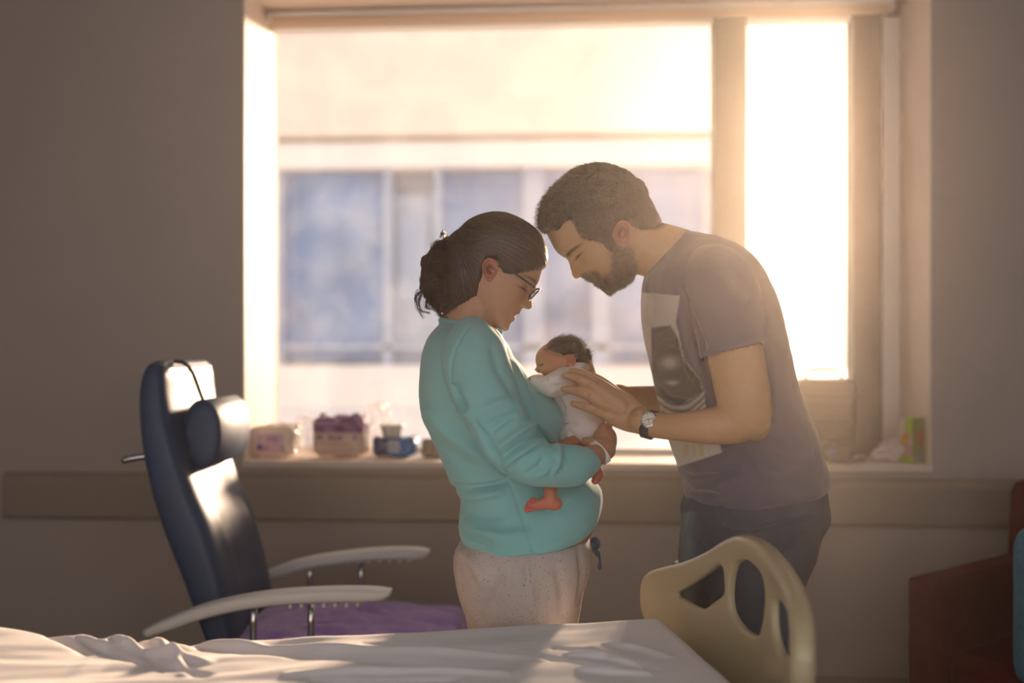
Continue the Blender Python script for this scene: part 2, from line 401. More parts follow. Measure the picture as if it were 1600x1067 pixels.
# ================================================================== people
DW = 2.2   # distance of the group from the camera
def px_axes(upx):
    upx = np.array(upx, float); upx /= np.hypot(*upx); return upx
class Head:
    """side-on head built from ring stations between front and back of the skull, with a modelled profile"""
    def __init__(s, d, n, rings, mid, lat=1.0, e=2.25):
        # n: face direction in the picture plane (right, down); rings rows: fx, fy, bx, by, half width (m)
        s.d = d; n = np.array(n, float); n /= np.hypot(*n); s.npx = n; s.upx = np.array([n[1], -n[0]])
        if s.upx[1] > 0: s.upx = -s.upx
        s.N = Rv*n[0]-Uv*n[1]; s.U = Rv*s.upx[0]-Uv*s.upx[1]; s.S = -Fv
        s.k = d/1600
        R = np.array(rings, float); s.o = P(R[len(R)//2, 0], R[len(R)//2, 1], d)
        K = np.hstack([P(R[:, 0], R[:, 1], d), P(R[:, 2], R[:, 3], d), R[:, 4:5]])
        K = spline(K, 120); f, b, hw = K[:, :3], K[:, 3:6], np.maximum(K[:, 6:7], .004)
        s.V, s.F = loft((f+b)/2, (f-b)/2, s.S*hw, e, 96)
        s.fb = f; s.midp = P(np.array(mid)[:, 0], np.array(mid)[:, 1], d)
        bb = (f-s.o)@s.U; aa = (f-s.o)@s.N; i = np.argsort(bb); s.bb, s.aa = bb[i], aa[i]
        mb = (s.midp-s.o)@s.U; ma = (s.midp-s.o)@s.N
        i = np.argsort(mb, kind='stable'); s.mb, s.ma = mb[i], ma[i]
    def loc(s, px, py): 
        q = P(px, py, s.d)-s.o; return q@s.N, q@s.U
    def pos(s, a, b, l=0.0): return s.o + s.N*a + s.U*b + s.S*l
    def feature(s, V, nose_b, lip_b, scale=1.0):
        q = V-s.o; a, b, l = q@s.N, q@s.U, q@s.S
        dm = np.interp(b, s.mb, s.ma) - np.interp(b, s.bb, s.aa)
        ok = (b > s.mb[0]-.004) & (b < s.mb[-1])
        dm = np.where(ok, dm, 0)
        wn = np.interp(b, [s.mb[0], lip_b-.012*scale, lip_b, nose_b-.008*scale, nose_b, nose_b+.03*scale, nose_b+.05*scale, s.mb[-1]],
                       np.array([.024, .024, .021, .017, .0150, .0085, .02, .05])*scale)
        fr = np.clip((a-(np.interp(b, s.bb, s.aa)-.05*scale))/(.03*scale), 0, 1)
        return V + s.N[None]*(dm*np.exp(-(l/wn)**2)*fr)[:, None]
    def bump(s, V, a0, b0, l0, amp, ra, rb, rl, both=True):
        q = V-s.o; a, b, l = q@s.N, q@s.U, q@s.S; out = V.copy()
        for sg in ((1, -1) if both else (1,)):
            g = np.exp(-((a-a0)/ra)**2-((b-b0)/rb)**2-((l-sg*l0)/rl)**2)
            out += g[:, None]*amp*(s.N*.8+s.S*sg*.6)
        return out
def ear(c, up, fwd, out, h):
    """an outer ear: rim, antihelix ridge, concha hollow and lobe; h = height"""
    m, n = 26, 44; V = []
    for i in range(m):
        r = i/(m-1)
        for j in range(n):
            th = 2*math.pi*j/n; ct, st = math.cos(th), math.sin(th)   # st up, ct forward
            W = .30*h*(1+.16*st) ; H = .5*h
            x = W*ct*(1-.12*(st < 0)*(-st)); y = H*st
            rim = math.exp(-((r-.86)/.10)**2)*(.010 if ct < .55 else .003)*(1 if st > -.55 else .5)
            anti = math.exp(-((r-.52)/.13)**2)*.007*max(0, .3-ct)*(1 if st > -.7 else .3)
            conch = -.007*math.exp(-(((x*r-.06*h)/(.12*h))**2+((y*r+.04*h)/(.16*h))**2))
            trag = .004*math.exp(-(((x*r-.22*h)/(.05*h))**2+((y*r+.08*h)/(.09*h))**2))
            z = .006+rim+anti+conch+trag - .005*max(0, ct)*r + .006*max(0, -ct)*r
            z -= .010*max(0, (r-.93)/.07)
            V.append(c+up*y*r+fwd*x*r+out*z*(h/.062))
    k = len(V)
    for rr, zz in ((.9, -.004), (.6, -.012), (.3, -.016)):
        for j in range(n):
            th = 2*math.pi*j/n; ct, st = math.cos(th), math.sin(th)
            V.append(c+up*.5*h*st*rr+fwd*.30*h*ct*rr+out*(zz+.004*max(0, -ct)))
    return np.array(V), grid_faces(m+3, n)
def ear_shade_col(E, base, dark):  # shade of the concha and rim groove painted into the skin colour
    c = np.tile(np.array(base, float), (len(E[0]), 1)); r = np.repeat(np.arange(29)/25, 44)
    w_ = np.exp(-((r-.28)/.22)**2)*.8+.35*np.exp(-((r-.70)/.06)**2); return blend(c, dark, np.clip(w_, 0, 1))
def finger(rows, m=18): p, r = pt(*rows); return tube(p, r, 14, m)

def snap(V, src, px_poly, blend=1.0):
    """restore fine head detail after merging: move vertices inside the side outline onto the source surface"""
    sv, sf = src; tree = BVHTree.FromPolygons([Vector(v) for v in sv], sf)
    px, py, d = proj(V); wt = soft_poly(px, py, px_poly, 6); out = V.copy()
    for i in np.nonzero(wt > .01)[0]:
        hit = tree.find_nearest(Vector(V[i]), .006)
        if hit[0] is not None: out[i] += (np.array(hit[0])-V[i])*wt[i]*blend
    return out
SKIN_W = lin((196, 146, 114)); SKIN_M = lin((194, 148, 108)); SKIN_B = lin((190, 128, 96))
M['skin_m'] = M['skin_w']
M['hair'] = mat('dark_brown_hair', (.050, .026, .016), .38, noise_s=60, noise_a=.4, bump_s=90, bump=.5, stretch=(1, 1, 6), dist=.003)
M['hair_m'] = mat('black_brown_hair', (.040, .028, .020), .6, noise_s=90, noise_a=.4, bump_s=260, bump=.9, dist=.004)

# ------------------------------------------------------------------ woman
woman = thing('person', 'woman in mint green sweater and oatmeal trousers cradling the baby, dark hair tied back, glasses', 'person',
              C((820-800)*DW/1600, DW+.03, 0))
W_mid = [(770, 519), (781.5, 517.5), (789, 517.7), (795, 515), (797, 509), (798.7, 504.5), (801.7, 502), (804.2, 500.7), (805.5, 496),
         (804.4, 492.4), (807.7, 490.7), (810.7, 491.3), (813, 488), (814.4, 484), (817.5, 481), (823.5, 483.3), (828, 483.6), (831.7, 480.5), (832.3, 476),
         (831, 465.5), (833.5, 457), (836.6, 449.5), (839.5, 444.5), (842.6, 438.5), (846, 428), (849.5, 417.5), (850, 405)]
W_rings = [(786, 516, 765, 508, .016), (793, 512.5, 752, 498, .034), (797, 503, 742, 484, .046), (804, 491, 730, 463, .054), (812, 480, 716, 438, .061),
           (819, 467, 712, 413, .066), (829, 452, 712, 392, .069), (840, 438, 716, 374, .072), (847.5, 417, 724, 360, .076), (848, 397, 736, 349, .075),
           (840, 376, 752, 342, .067), (825, 358, 769, 338, .050), (808, 347, 785, 338, .028)]
hw_ = Head(DW, (.857, .515), W_rings, W_mid)
_, nb = hw_.loc(829, 483); _, lb = hw_.loc(805, 495)
HV = hw_.feature(hw_.V, nb, lb)
ea, eb = hw_.loc(825, 452)
HV = hw_.bump(HV, ea+.006, eb+.002, .031, -.012, .02, .013, .017)      # eye socket
HV = hw_.bump(HV, ea-.004, eb-.001, .032, .007, .014, .009, .012)      # lowered lid
ca, cb = hw_.loc(808, 471); HV = hw_.bump(HV, ca, cb, .046, .004, .03, .018, .02)
na, nb2 = hw_.loc(822, 480); HV = hw_.bump(HV, na, nb2, .0115, .0045, .008, .006, .005)  # nostril wings
# neck, trunk, arms, hands, legs
bodyW = [(HV, hw_.F)]
bodyW.append(tube(*pt((758, 452, DW, .050), (744, 482, DW, .051), (733, 512, DW, .060), (728, 545, DW, .07)), n=28))
bodyW.append(fb_loft([(690, 515, 782, 528, .07), (680, 535, 790, 548, .13), (672, 575, 815, 590, .15), (672, 640, 850, 640, .14), (690, 700, 860, 700, .13),
                      (715, 745, 905, 742, .14), (735, 790, 928, 785, .15), (733, 825, 927.5, 822, .155), (728, 850, 910, 855, .165), (725, 900, 900, 900, .165), (740, 960, 880, 960, .15)], DW))
def legs(fx, ax, d1, d2, parts, r=(.085, .06, .04), yk=1200, yf=1440, hipy=930, fdir=1):
    for dd, x0, x1 in ((d1, fx[0], ax[0]), (d2, fx[1], ax[1])):
        p = [P(x0, hipy, dd), P((x0+x1)/2, yk, dd), C((x1-800)*dd/1600, dd, .09)]
        parts.append(tube(p, [r[0], r[1], r[2]], 20, 30))
        a = C((x1-800)*dd/1600, dd, .045)
        parts.append(tube([a-Rv*.04*fdir, a+Rv*.06*fdir-Uv*.005, a+Rv*.16*fdir-Uv*.018], [.034, .034, .022], 16, 16))
legs((800, 815), (800, 815), DW-.07, DW+.09, bodyW)
# near (right) arm: upper arm and forearm inside the sleeve, wrist and hand under the baby
bodyW.append(tube(*pt((752, 545, 2.06, .05), (775, 640, 2.0, .044), (810, 712, 1.98, .036), (860, 724, 1.97, .032), (910, 718, 2.01, .026), (932, 711, 2.045, .0225), (944, 702, 2.07, .024)), n=22))
bodyW.append(tube(*pt((934, 709, 2.055, .021), (942, 698, 2.085, .023), (945, 684, 2.11, .022), (944, 674, 2.13, .016)), n=20, flat=1.15))
for k, (y0, dd) in enumerate(((666, 2.125), (678, 2.12), (690, 2.115), (701, 2.11))):
    bodyW.append(finger([(944, y0+4, dd-.02, .0105), (950-k, y0+2, dd+.02, .0098), (946-k, y0, dd+.05, .0088), (938-k, y0-4, dd+.068, .0078), (926, y0-5, dd+.072, .0068)]))
bodyW.append(finger([(938, 702, 2.07, .013), (931, 694, 2.06, .0115), (922, 690, 2.068, .0100), (914, 689, 2.08, .0085)]))
# far (left) arm
bodyW.append(tube(*pt((745, 545, 2.34, .05), (790, 650, 2.40, .043), (828, 712, 2.38, .036), (870, 700, 2.32, .031), (895, 680, 2.27, .024), (905, 665, 2.25, .028)), n=22))
for k, (y0, x0) in enumerate(((628, 912), (640, 918), (653, 922), (667, 924))):
    bodyW.append(finger([(902, y0+14, 2.255, .0105), (x0, y0+4, 2.26, .0095), (x0+10, y0, 2.245, .0085), (x0+13, y0-3, 2.225, .0072)]))
bodyW.append(finger([(900, 660, 2.25, .012), (893, 640, 2.25, .0105), (895, 622, 2.245, .0085)]))
BV, BF = remesh(bodyW, .0029, 3, .5)
BV = snap(BV, (HV, hw_.F), [(772, 524), (800, 524), (860, 420), (850, 380), (760, 340), (720, 380), (745, 440), (765, 480)])
px, py, dd = proj(BV); col = np.tile(np.array(SKIN_W), (len(BV), 1))
q = BV-hw_.o; qa, qb, ql = q@hw_.N, q@hw_.U, np.abs(q@hw_.S)
def spot(px0, py0, l0, rp, rl, pw=2):
    a0, b0 = hw_.loc(px0, py0); return np.exp(-(((qa-a0)**2+(qb-b0)**2)/(rp*hw_.k)**2)**(pw/2)-((ql-l0)/rl)**2)
headm = (py < 525)
col = blend(col, lin((176, 92, 84)), .85*headm*np.clip(spot(808, 492, 0, 6.5, .018)*1.5, 0, 1)*(px > 799))
col = blend(col, lin((200, 120, 100)), .35*headm*spot(812, 472, .045, 16, .03))
col = blend(col, lin((60, 40, 34)), .95*headm*np.clip(1.8*np.exp(-((qb-(eb-.006-3*(ql-.03)**2))/.0021)**2)*np.exp(-((ql-.033)/.015)**2)*(qa > ea-.03), 0, 1))
b0a, b0b = hw_.loc(834, 440)
col = blend(col, lin((62, 42, 34)), .8*headm*np.clip(1.3*np.exp(-((qb-(b0b-6*(ql-.03)**2))/.0028)**2)*np.exp(-((ql-.034)/.020)**4)*(qa > b0a-.03), 0, 1))
EW = ear(hw_.pos(*hw_.loc(768, 426), .069), (hw_.U*.93-hw_.N*.30), (hw_.N*.93+hw_.U*.30), hw_.S*.92-hw_.N*.38, .050)
EW2 = (EW[0] + (-2*((EW[0]-hw_.o)@hw_.S))[:, None]*hw_.S, EW[1])
V2, F2 = join([(BV, BF), EW, EW2])
ec = ear_shade_col(EW, lin((200, 130, 106)), lin((110, 60, 46))); c2 = np.vstack([col, ec, ec])
obj('body', V2, F2, M['skin_w'], woman, True, c2, label='light tan skin, lowered eyes, lips parted')

# hair cap: skull surface pushed out where hair grows, sunk inside the head elsewhere
def cap(H, HVb, F, mask_poly, thick, outline_fn=None, seed=1, nz=(40, .0015), vox=.0035):
    V = HVb.copy(); px, py, _ = proj(H.o + ((V-H.o)@H.N)[:, None]*H.N + ((V-H.o)@H.U)[:, None]*H.U)
    wt = soft_poly(px, py, mask_poly, 3.2); N = normals(V, np.array([f for f in F if len(f) == 4]))
    c = V.mean(0); sgn = np.sign(((V-c)*N).sum(1).mean()) or 1
    t = thick(px, py)
    V = V + N*sgn*(-.004+wt*(t+.004))[:, None]
    if nz[1]: V += N*sgn*(wt*nz[1]*vnoise(V, nz[0], seed))[:, None]
    return V
base = HV
hm_poly = [(866, 424), (850, 419), (839, 423), (827, 426.5), (810, 429), (800, 430), (791, 431), (785, 426), (781, 416), (776, 407), (764, 408), (756, 422), (754, 437), (749, 447), (747, 458),
           (740, 482), (725, 500), (690, 495), (680, 330), (780, 310), (870, 360)]
HC = cap(hw_, base, hw_.F, hm_poly, lambda x, y: .0045+.003*np.clip((440-y)/40, 0, 1)+.004*np.exp(-((x-842)/20)**2-((y-372)/28)**2), nz=(25, .0012))
# lower nape hair
nape = tube(*pt((738, 400, DW, .064), (730, 435, DW, .062), (724, 462, DW, .052), (716, 484, DW, .034)), n=30)
HCV, HCF = remesh([(HC, hw_.F), nape], .003, 3, .5)
# comb lines
q = HCV-hw_.o
g = P(709, 380, DW); rel = HCV-g
ang = np.arctan2(rel@Uv, rel@Rv); latn = (rel@Fv)/(np.linalg.norm(rel, axis=1)+1e-6)
N = normals(HCV, HCF)
HCV = HCV + N*(.0007*np.sin(ang*95+4*vnoise(HCV, 30, 3)+latn*60))[:, None]
stv = .5+.5*np.sin(ang*150+6*vnoise(HCV, 22, 3)+latn*90)*np.sin(ang*61+latn*35+5*vnoise(HCV, 12, 8))
hcol = np.array((.030, .016, .010))[None]*(1-stv)[:, None]+np.array((.085, .045, .026))[None]*stv[:, None]
M['hair_streak'] = mat('combed_hair', attr=True, rough=.36, bump_s=300, bump=.2)
hair = obj('hair', HCV, HCF, M['hair_streak'], woman, True, hcol)
# ponytail: curly mass and strands
pony = tube(*pt((710, 382, DW, .017), (696, 388, DW, .022), (687, 406, DW, .031), (685, 430, DW, .038), (694, 455, DW, .038), (706, 474, DW, .028), (712, 486, DW, .014)), n=36, m=60, flat=1.0)
PV, PF = remesh([pony], .0035, 2); N = normals(PV, PF)
PV = PV + N*(.010*vnoise(PV, 38, 5)+.005*vnoise(PV, 90, 9))[:, None]
obj('ponytail', PV, PF, M['hair'], woman)
def strands(lst, k=3):
    VV, FF, n0 = [], [], 0
    th = np.linspace(0, 2*math.pi, k, endpoint=False)
    for p, r in lst:
        p = np.asarray(p); T = np.gradient(p, axis=0); T /= np.linalg.norm(T, axis=1)[:, None]+1e-9
        a = np.cross(T, [.3, .8, .52]); a /= np.linalg.norm(a, axis=1)[:, None]+1e-9; b = np.cross(T, a)
        rr = np.linspace(1, .25, len(p))*r
        V = (p[:, None, :]+a[:, None, :]*(np.cos(th)[None, :, None]*rr[:, None, None])+b[:, None, :]*(np.sin(th)[None, :, None]*rr[:, None, None])).reshape(-1, 3)
        m = len(p)
        for i in range(m-1):
            for j in range(k): FF.append((n0+i*k+j, n0+i*k+(j+1) % k, n0+(i+1)*k+(j+1) % k, n0+(i+1)*k+j))
        VV.append(V); n0 += len(V)
    return np.vstack(VV), FF
def curl(pts, amp, turns, m=26, r=.0006, jit=.0):
    a = np.array(pts, float); p = spline(P(a[:, 0], a[:, 1], a[:, 2]), m)
    t = np.linspace(0, 1, m); ph = rng.uniform(0, 6.28)
    p = p + (amp*np.minimum(t*3, 1)*np.sin(ph+turns*6.28*t))[:, None]*Uv*.5 + (amp*np.minimum(t*3, 1)*np.cos(ph+turns*6.28*t))[:, None]*(Rv*.6+Fv*.6)
    return p, r
L = []
for i in range(520):
    a = rng.uniform(-1, 1); u = rng.uniform(0, 1); dz = rng.normal(0, .018)
    x1, y1 = 676+26*u+6*a, 400+10*rng.normal(); x2, y2 = 672+34*u, 440+8*a
    ex, ey = 668+50*u+8*rng.normal(), 468+16*rng.random()+12*u*rng.random()
    L.append(curl([(709, 380+4*a, DW+dz*.3), (694-6*(1-u), 380+12*u, DW+dz), (x1, y1, DW+dz*1.5), (x2, y2, DW+dz*1.6), (ex, ey, DW+dz*1.5)], rng.uniform(.003, .010), rng.uniform(1.5, 4), 26, rng.uniform(.0006, .0013)))
for c_ in ([(690, 440), (672, 452), (655, 456), (649, 466), (653, 480), (661, 497)], [(688, 448), (672, 457), (659, 458), (654, 470), (658, 485), (672, 490)],
           [(684, 452), (670, 466), (666, 480), (676, 484)], [(692, 466), (684, 480), (697, 489)], [(700, 385), (694, 370), (692, 362), (688, 372)], [(702, 385), (698, 372), (695, 362)],
           [(690, 440), (676, 434), (664, 436), (655, 434)], [(688, 400), (670, 404), (664, 418), (668, 428)]):
    for k in range(16):
        L.append(curl([(x+rng.normal()*1.8, y+rng.normal()*1.6, DW+rng.normal()*.006) for x, y in c_], .0012, 2, 24, .0007))
for i in range(260):  # loose curls standing out of the ponytail
    t = rng.uniform(.05, 1); k = int(t*6*.999); ct = [(692, 384), (677, 396), (669, 414), (667, 438), (670, 456), (682, 474), (696, 486)]
    x, y = np.array(ct[k])*(1-(t*6-k))+np.array(ct[k+1])*(t*6-k); dz = rng.normal()*.020
    L.append(curl([(x+14, y-4, DW+dz), (x+2, y, DW+dz), (x-4-3*rng.random(), y+5, DW+dz), (x+rng.normal()*3, y+12, DW+dz), (x+5, y+18+5*rng.random(), DW+dz)], rng.uniform(.002, .005), rng.uniform(1, 2.5), 22, rng.uniform(.0004, .0009)))
for i in range(60):  # flyaways on the crown and nape
    t = rng.uniform(0, 1); k = int(t*5); cr = [(711, 372), (739, 344), (776, 331), (815, 347), (846, 382), (852, 405)]
    x, y = np.array(cr[min(k, 4)])*(1-(t*5-k))+np.array(cr[min(k+1, 5)])*(t*5-k)
    L.append(curl([(x+4, y+5, DW+rng.normal()*.02), (x-4, y-.5, DW), (x-14, y+6*rng.random(), DW)], .0005, 1, 10, .0003))
treeW = BVHTree.FromPolygons([Vector(v) for v in HCV], HCF.tolist()); NW_ = normals(HCV, HCF)
wpx, wpy, _ = proj(HCV); ok = np.nonzero((soft_poly(wpx, wpy, hm_poly, 2) > .7) & (wpx > 716))[0]; tgt = P(708, 380, DW)
for i in rng.choice(ok, 2200):
    p = HCV[i].copy(); st_ = []; off = rng.uniform(.0002, .0016)
    for k in range(rng.integers(8, 20)):
        dv = tgt-p; dl_ = np.linalg.norm(dv)
        if dl_ < .012: break
        dv = dv/dl_+Uv*.35*min(1, dl_/.1); p = p+dv/np.linalg.norm(dv)*.0062
        h_ = treeW.find_nearest(Vector(p)); p = np.array(h_[0]); nn_ = np.array(h_[1]); st_.append(p+nn_*off)
    if len(st_) > 4: L.append((np.array(st_), .00042))
sv = strands(L); o = obj('hair_strand', *sv, M['hair'], woman); o['kind'] = 'stuff'
tie = tube([P(709, 381, DW)+(-Fv*math.cos(a)*.021+(Rv*.45-Uv*-.9*.5)*math.sin(a)*.0+ (Rv*.35+Uv*.94)*math.sin(a)*.021) for a in np.linspace(0, 2*math.pi, 30)], .0038, 10, 60, round_ends=False)
obj('hair_tie', *tie, mat('hair_tie_fabric', (.30, .24, .17), .7), woman, label='dull beige hair tie')

# glasses
gl = thing('t', None, None, (0, 0, 0)); bpy.data.objects.remove(gl)
M['specs'] = mat('dark_glasses_frame', (.02, .022, .03), .45)
ga, gb = hw_.loc(834.5, 461.5)
tilt = hw_.U*.97+hw_.N*.22; rims = []; lens = []
for sg in (1, -1):
    ctr = hw_.pos(ga, gb, sg*.033); th = np.linspace(0, 2*math.pi, 40)
    cx, sy = np.cos(th), np.sin(th)
    wrap = hw_.S*sg
    pr = [ctr+wrap*(.0255*np.sign(a)*abs(a)**.75)+tilt*(.0165*np.sign(b)*abs(b)**.75)-hw_.N*(.006*max(0, a)**2) for a, b in zip(cx, sy)]
    rims.append(tube(pr, .0018, 8, 60, round_ends=False))
    lens.append((np.array([ctr]+pr), [(0, i+1, (i+1) % 40+1) for i in range(40)]))
rims.append(tube([hw_.pos(ga, gb+.006, .009), hw_.pos(ga+.003, gb+.008, 0), hw_.pos(ga, gb+.006, -.009)], .0014, 8))
frame = obj('glasses', *join(rims), M['specs'], woman, label='dark thin rimmed glasses')
M['lens'] = clear_mat('spectacle_lens', (.96, .97, .98), .995, .06, 0)
for l_ in lens: obj('lens', *l_, M['lens'], frame)
ta, tb = hw_.loc(786, 424)
for sg in (1, -1):
    obj('temple', *tube([hw_.pos(ga-.005, gb+.011, sg*.0585), hw_.pos(ga-.03, gb+.013, sg*.067), hw_.pos(ta+.02, tb+.004, sg*.075), hw_.pos(ta-.01, tb, sg*.074)], .0019, 8), M['specs'], frame)

# sweater
M['sweater'] = mat('mint_sweater', (.25, .53, .51), .9, noise_s=8, noise_a=.05, bump_s=900, bump=.25, sheen=.3, dist=.0008)
tor = fb_loft([(697, 502, 772, 514, .062), (684, 510, 784, 524, .105), (669, 528, 796, 540, .155), (660, 555, 806, 560, .185), (656.5, 590, 828, 586, .19), (656, 622, 866, 622, .18),
               (661, 650, 882, 650, .175), (675, 683, 876, 680, .165), (690, 718, 878, 712, .16), (704, 752, 915, 740, .165), (718, 768, 936, 758, .17), (720, 785, 941, 776, .175),
               (718, 808, 939, 795, .18), (718, 830, 933, 812, .188), (726, 846, 920, 826, .19), (731, 852, 912, 831, .188)], DW, 90, 64, 2.3)
slv = tube(*pt((738, 528, 2.09, .045), (740, 556, 2.03, .068), (752, 600, 2.00, .070), (772, 645, 1.98, .063), (797, 690, 1.96, .056), (818, 714, 1.955, .050), (836, 724, 1.955, .0465),
               (860, 727, 1.96, .0435), (888, 727, 1.98, .0425), (908, 724, 2.0, .036), (918, 722, 2.02, .028)), n=36, m=90, flat=.95)
slf = tube(*pt((738, 528, 2.31, .045), (745, 560, 2.37, .066), (775, 630, 2.42, .060), (808, 690, 2.41, .052), (830, 712, 2.38, .045), (860, 702, 2.33, .040), (882, 690, 2.29, .034)), n=32, m=70)
collar = tube([P((690+781)/2+45.5*math.cos(a)*1.02, (499+519)/2+10*math.cos(a)+1, DW)+(-Fv)*(.062*math.sin(a)) for a in np.linspace(0, 2*math.pi, 48)], .0065, 10, 90, round_ends=False)
SV, SF = remesh([tor, slv, slf, collar], .0036, 5, .5)
raglan_b = [(735, 508), (723, 522), (712, 542), (705, 565), (703, 592), (708, 618), (722, 636), (738, 645)]
FL = [(raglan_b, -.0028, 1.7), ([(782, 519), (792, 535), (803, 556), (815, 580), (822, 592)], -.003, 1.6),
      ([(738, 645), (752, 672), (768, 700), (784, 728)], -.005, 4), ([(708, 600), (715, 622), (730, 642)], -.006, 5), ([(716, 636), (740, 652), (760, 680)], .004, 6),
      ([(784, 726), (800, 762), (813, 800), (829, 846), (836, 868)], -.0022, 1.6),
      # elbow and forearm gathers
      ([(776, 702), (800, 684), (822, 668), (845, 660)], .0055, 4.5), ([(782, 716), (806, 698), (830, 684), (852, 678)], -.005, 3.5), ([(786, 728), (812, 708), (838, 694), (858, 690)], .005, 4),
      ([(836, 664), (850, 680), (862, 694), (872, 706)], -.004, 3), ([(866, 690), (874, 706), (872, 724), (862, 742)], .004, 4), ([(882, 694), (886, 712), (880, 734)], -.003, 3),
      ([(776, 690), (766, 676), (782, 662), (806, 648)], -.003, 4), ([(820, 742), (842, 730), (850, 712)], -.003, 3.5),
      ([(832, 745), (850, 738), (866, 720)], .003, 4), ([(746, 640), (772, 632), (800, 622)], .003, 6), ([(752, 656), (780, 646), (812, 634)], -.0025, 5),
      ([(800, 560), (812, 590), (824, 620), (838, 650)], .003, 5), ([(770, 545), (780, 580), (800, 610)], -.002, 7),
      # body
      ([(706, 758), (730, 764), (762, 760), (795, 750)], -.006, 5), ([(712, 768), (745, 774), (790, 768)], .005, 7), ([(664, 640), (690, 668), (730, 700), (770, 722)], .004, 9),
      ([(690, 700), (720, 722), (762, 738)], -.003, 7), ([(722, 812), (745, 830), (785, 838), (830, 832)], .005, 8), ([(721, 822), (740, 842), (770, 852)], -.005, 5), ([(720, 796), (745, 806), (790, 808)], -.003, 7),
      ([(738, 852), (780, 862), (830, 858), (880, 842), (912, 826)], -.002, 2.2), ([(860, 800), (890, 780), (920, 750)], .003, 10), ([(690, 508), (720, 520), (760, 524)], .0, 4)]
SV = folds(SV, SF, FL); N = normals(SV, SF); SV = SV + N*(.0022*vnoise(SV, 14, 2)+.0008*vnoise(SV, 45, 4))[:, None]
obj('sweater', SV, SF, M['sweater'], woman, label='mint green long-sleeved raglan sweater')

# trousers with waistband, side seam and drawstring
M['linen'] = mat('oatmeal_linen', (.66, .57, .51), .9, noise_s=30, noise_a=.06, bump_s=500, bump=.3, speck=((.30, .24, .20), 260), dist=.001, trans=.18)
tr = [fb_loft([(726, 838, 916, 834, .178), (718, 848, 921, 842, .185), (711, 862, 925, 856, .19), (708.5, 880, 921, 880, .19), (711, 900, 917, 900, .188), (718, 930, 910, 930, .18), (727, 958, 904, 960, .17), (732, 990, 898, 990, .16), (742, 1050, 885, 1050, .13)], DW, 60, 60, 2.4)]
for dd, x in ((DW-.075, 812), (DW+.085, 812)):
    p = np.array([P(x-4, 1000, dd), P(x, 1180, dd), C((x-800)*dd/1600, dd, .10)])
    tr.append(tube(p, [.105, .085, .075], 28, 40, round_ends=False))
TV, TF = remesh(tr, .0042, 4)
TV = folds(TV, TF, [([(817, 872), (813, 905), (811, 950)], .0018, 2), ([(825, 880), (831, 920), (838, 968)], .0022, 2.2), ([(790, 900), (770, 940), (750, 975)], -.004, 8), ([(870, 880), (880, 930), (878, 970)], -.003, 8),
                    ([(716, 858), (740, 880), (760, 920)], .003, 7), ([(905, 850), (912, 900), (904, 950)], -.003, 5), ([(850, 900), (846, 940), (852, 975)], -.003, 7)])
N = normals(TV, TF); TV += N*(.003*vnoise(TV, 12, 6)+.001*vnoise(TV, 50, 8))[:, None]
trou = obj('trousers', TV, TF, M['linen'], woman, label='oatmeal flecked linen drawstring trousers')
M['cord'] = mat('slate_cord', (.07, .10, .14), .8)
kn = [ball(P(923, 848, DW-.01), .010, (1, 1, .8)), ball(P(928, 853, DW-.015), .009), tube(*pt((920, 846, DW, .004), (930, 843, DW-.01, .006), (934, 852, DW-.01, .006), (928, 858, DW, .004)), n=8),
      tube(*pt((928, 856, DW, .0045), (934, 864, DW, .005), (937, 874, DW, .0028), (936.5, 887, DW, .0045)), n=8), tube(*pt((924, 854, DW-.02, .004), (930, 862, DW-.03, .004), (932, 868, DW-.03, .002)), n=8)]
obj('drawstring', *join(kn), M['cord'], trou, label='slate blue drawstring knot')
M['shoe'] = mat('dark_slipper', (.08, .08, .09), .7)
for dd in (DW-.075, DW+.085):
    a = C((812-800)*dd/1600, dd, .05)
    obj('shoe', *remesh([tube([a-Rv*.05-Uv*.012, a+Rv*.06-Uv*.010, a+Rv*.17-Uv*.022], [.038, .040, .028], 18, 18)], .006, 2), M['shoe'], woman)
wb = [P(936, 707, 2.055)+ .0255*(math.cos(a)*(-Fv*.9+Rv*.35)+math.sin(a)*(Uv*.80-Rv*.55)) for a in np.linspace(0, 2*math.pi, 40)]
Vb, Fb = [], []
ax = np.array(Rv*.80+Uv*.55); 
for i, p in enumerate(wb):
    for s_ in (-.0065, .0065): Vb.append(p+ax*s_)
for i in range(len(wb)-1): Fb.append((2*i, 2*i+2, 2*i+3, 2*i+1))
o = obj('wristband', Vb, Fb, mat('white_band', (.85, .80, .74), .5), woman, label='white hospital wristband')
md = o.modifiers.new('s', 'SOLIDIFY'); md.thickness = .0012

# ------------------------------------------------------------------ baby
baby = thing('baby', 'newborn baby in a white bodysuit held upright against the mint sweater', 'baby', P(905, 700, 2.18))
DB = 2.17
b_mid = [(860, 592), (854.5, 588.5), (850, 587.5), (847, 584.5), (848.2, 582.6), (845.4, 581), (847, 579), (844.8, 578.2), (841.6, 583.2), (837.4, 583), (835, 579.6), (835.6, 576.5), (838.4, 573), (837.6, 569), (836.3, 563)]
b_rings = [(862, 592, 880, 590, .012), (856, 588, 896, 584, .028), (850, 584, 908, 577, .036), (845, 579, 915, 568, .041), (841, 573, 918.5, 560, .044), (837.5, 566, 918, 552, .047),
           (837, 557, 914, 545, .049), (841, 548, 908, 538, .048), (849, 540.5, 901, 533, .043), (860, 534, 893, 529.5, .033), (870, 530, 885, 527.5, .018)]
hb = Head(DB, (-.907, .42), b_rings, b_mid, e=2.1)
_, nb = hb.loc(838, 581); _, lb = hb.loc(846, 583)
VB = hb.feature(hb.V, nb, lb, .55)
ea2, eb2 = hb.loc(846, 568.5)
VB = hb.bump(VB, ea2+.002, eb2, .019, -.006, .012, .007, .010)
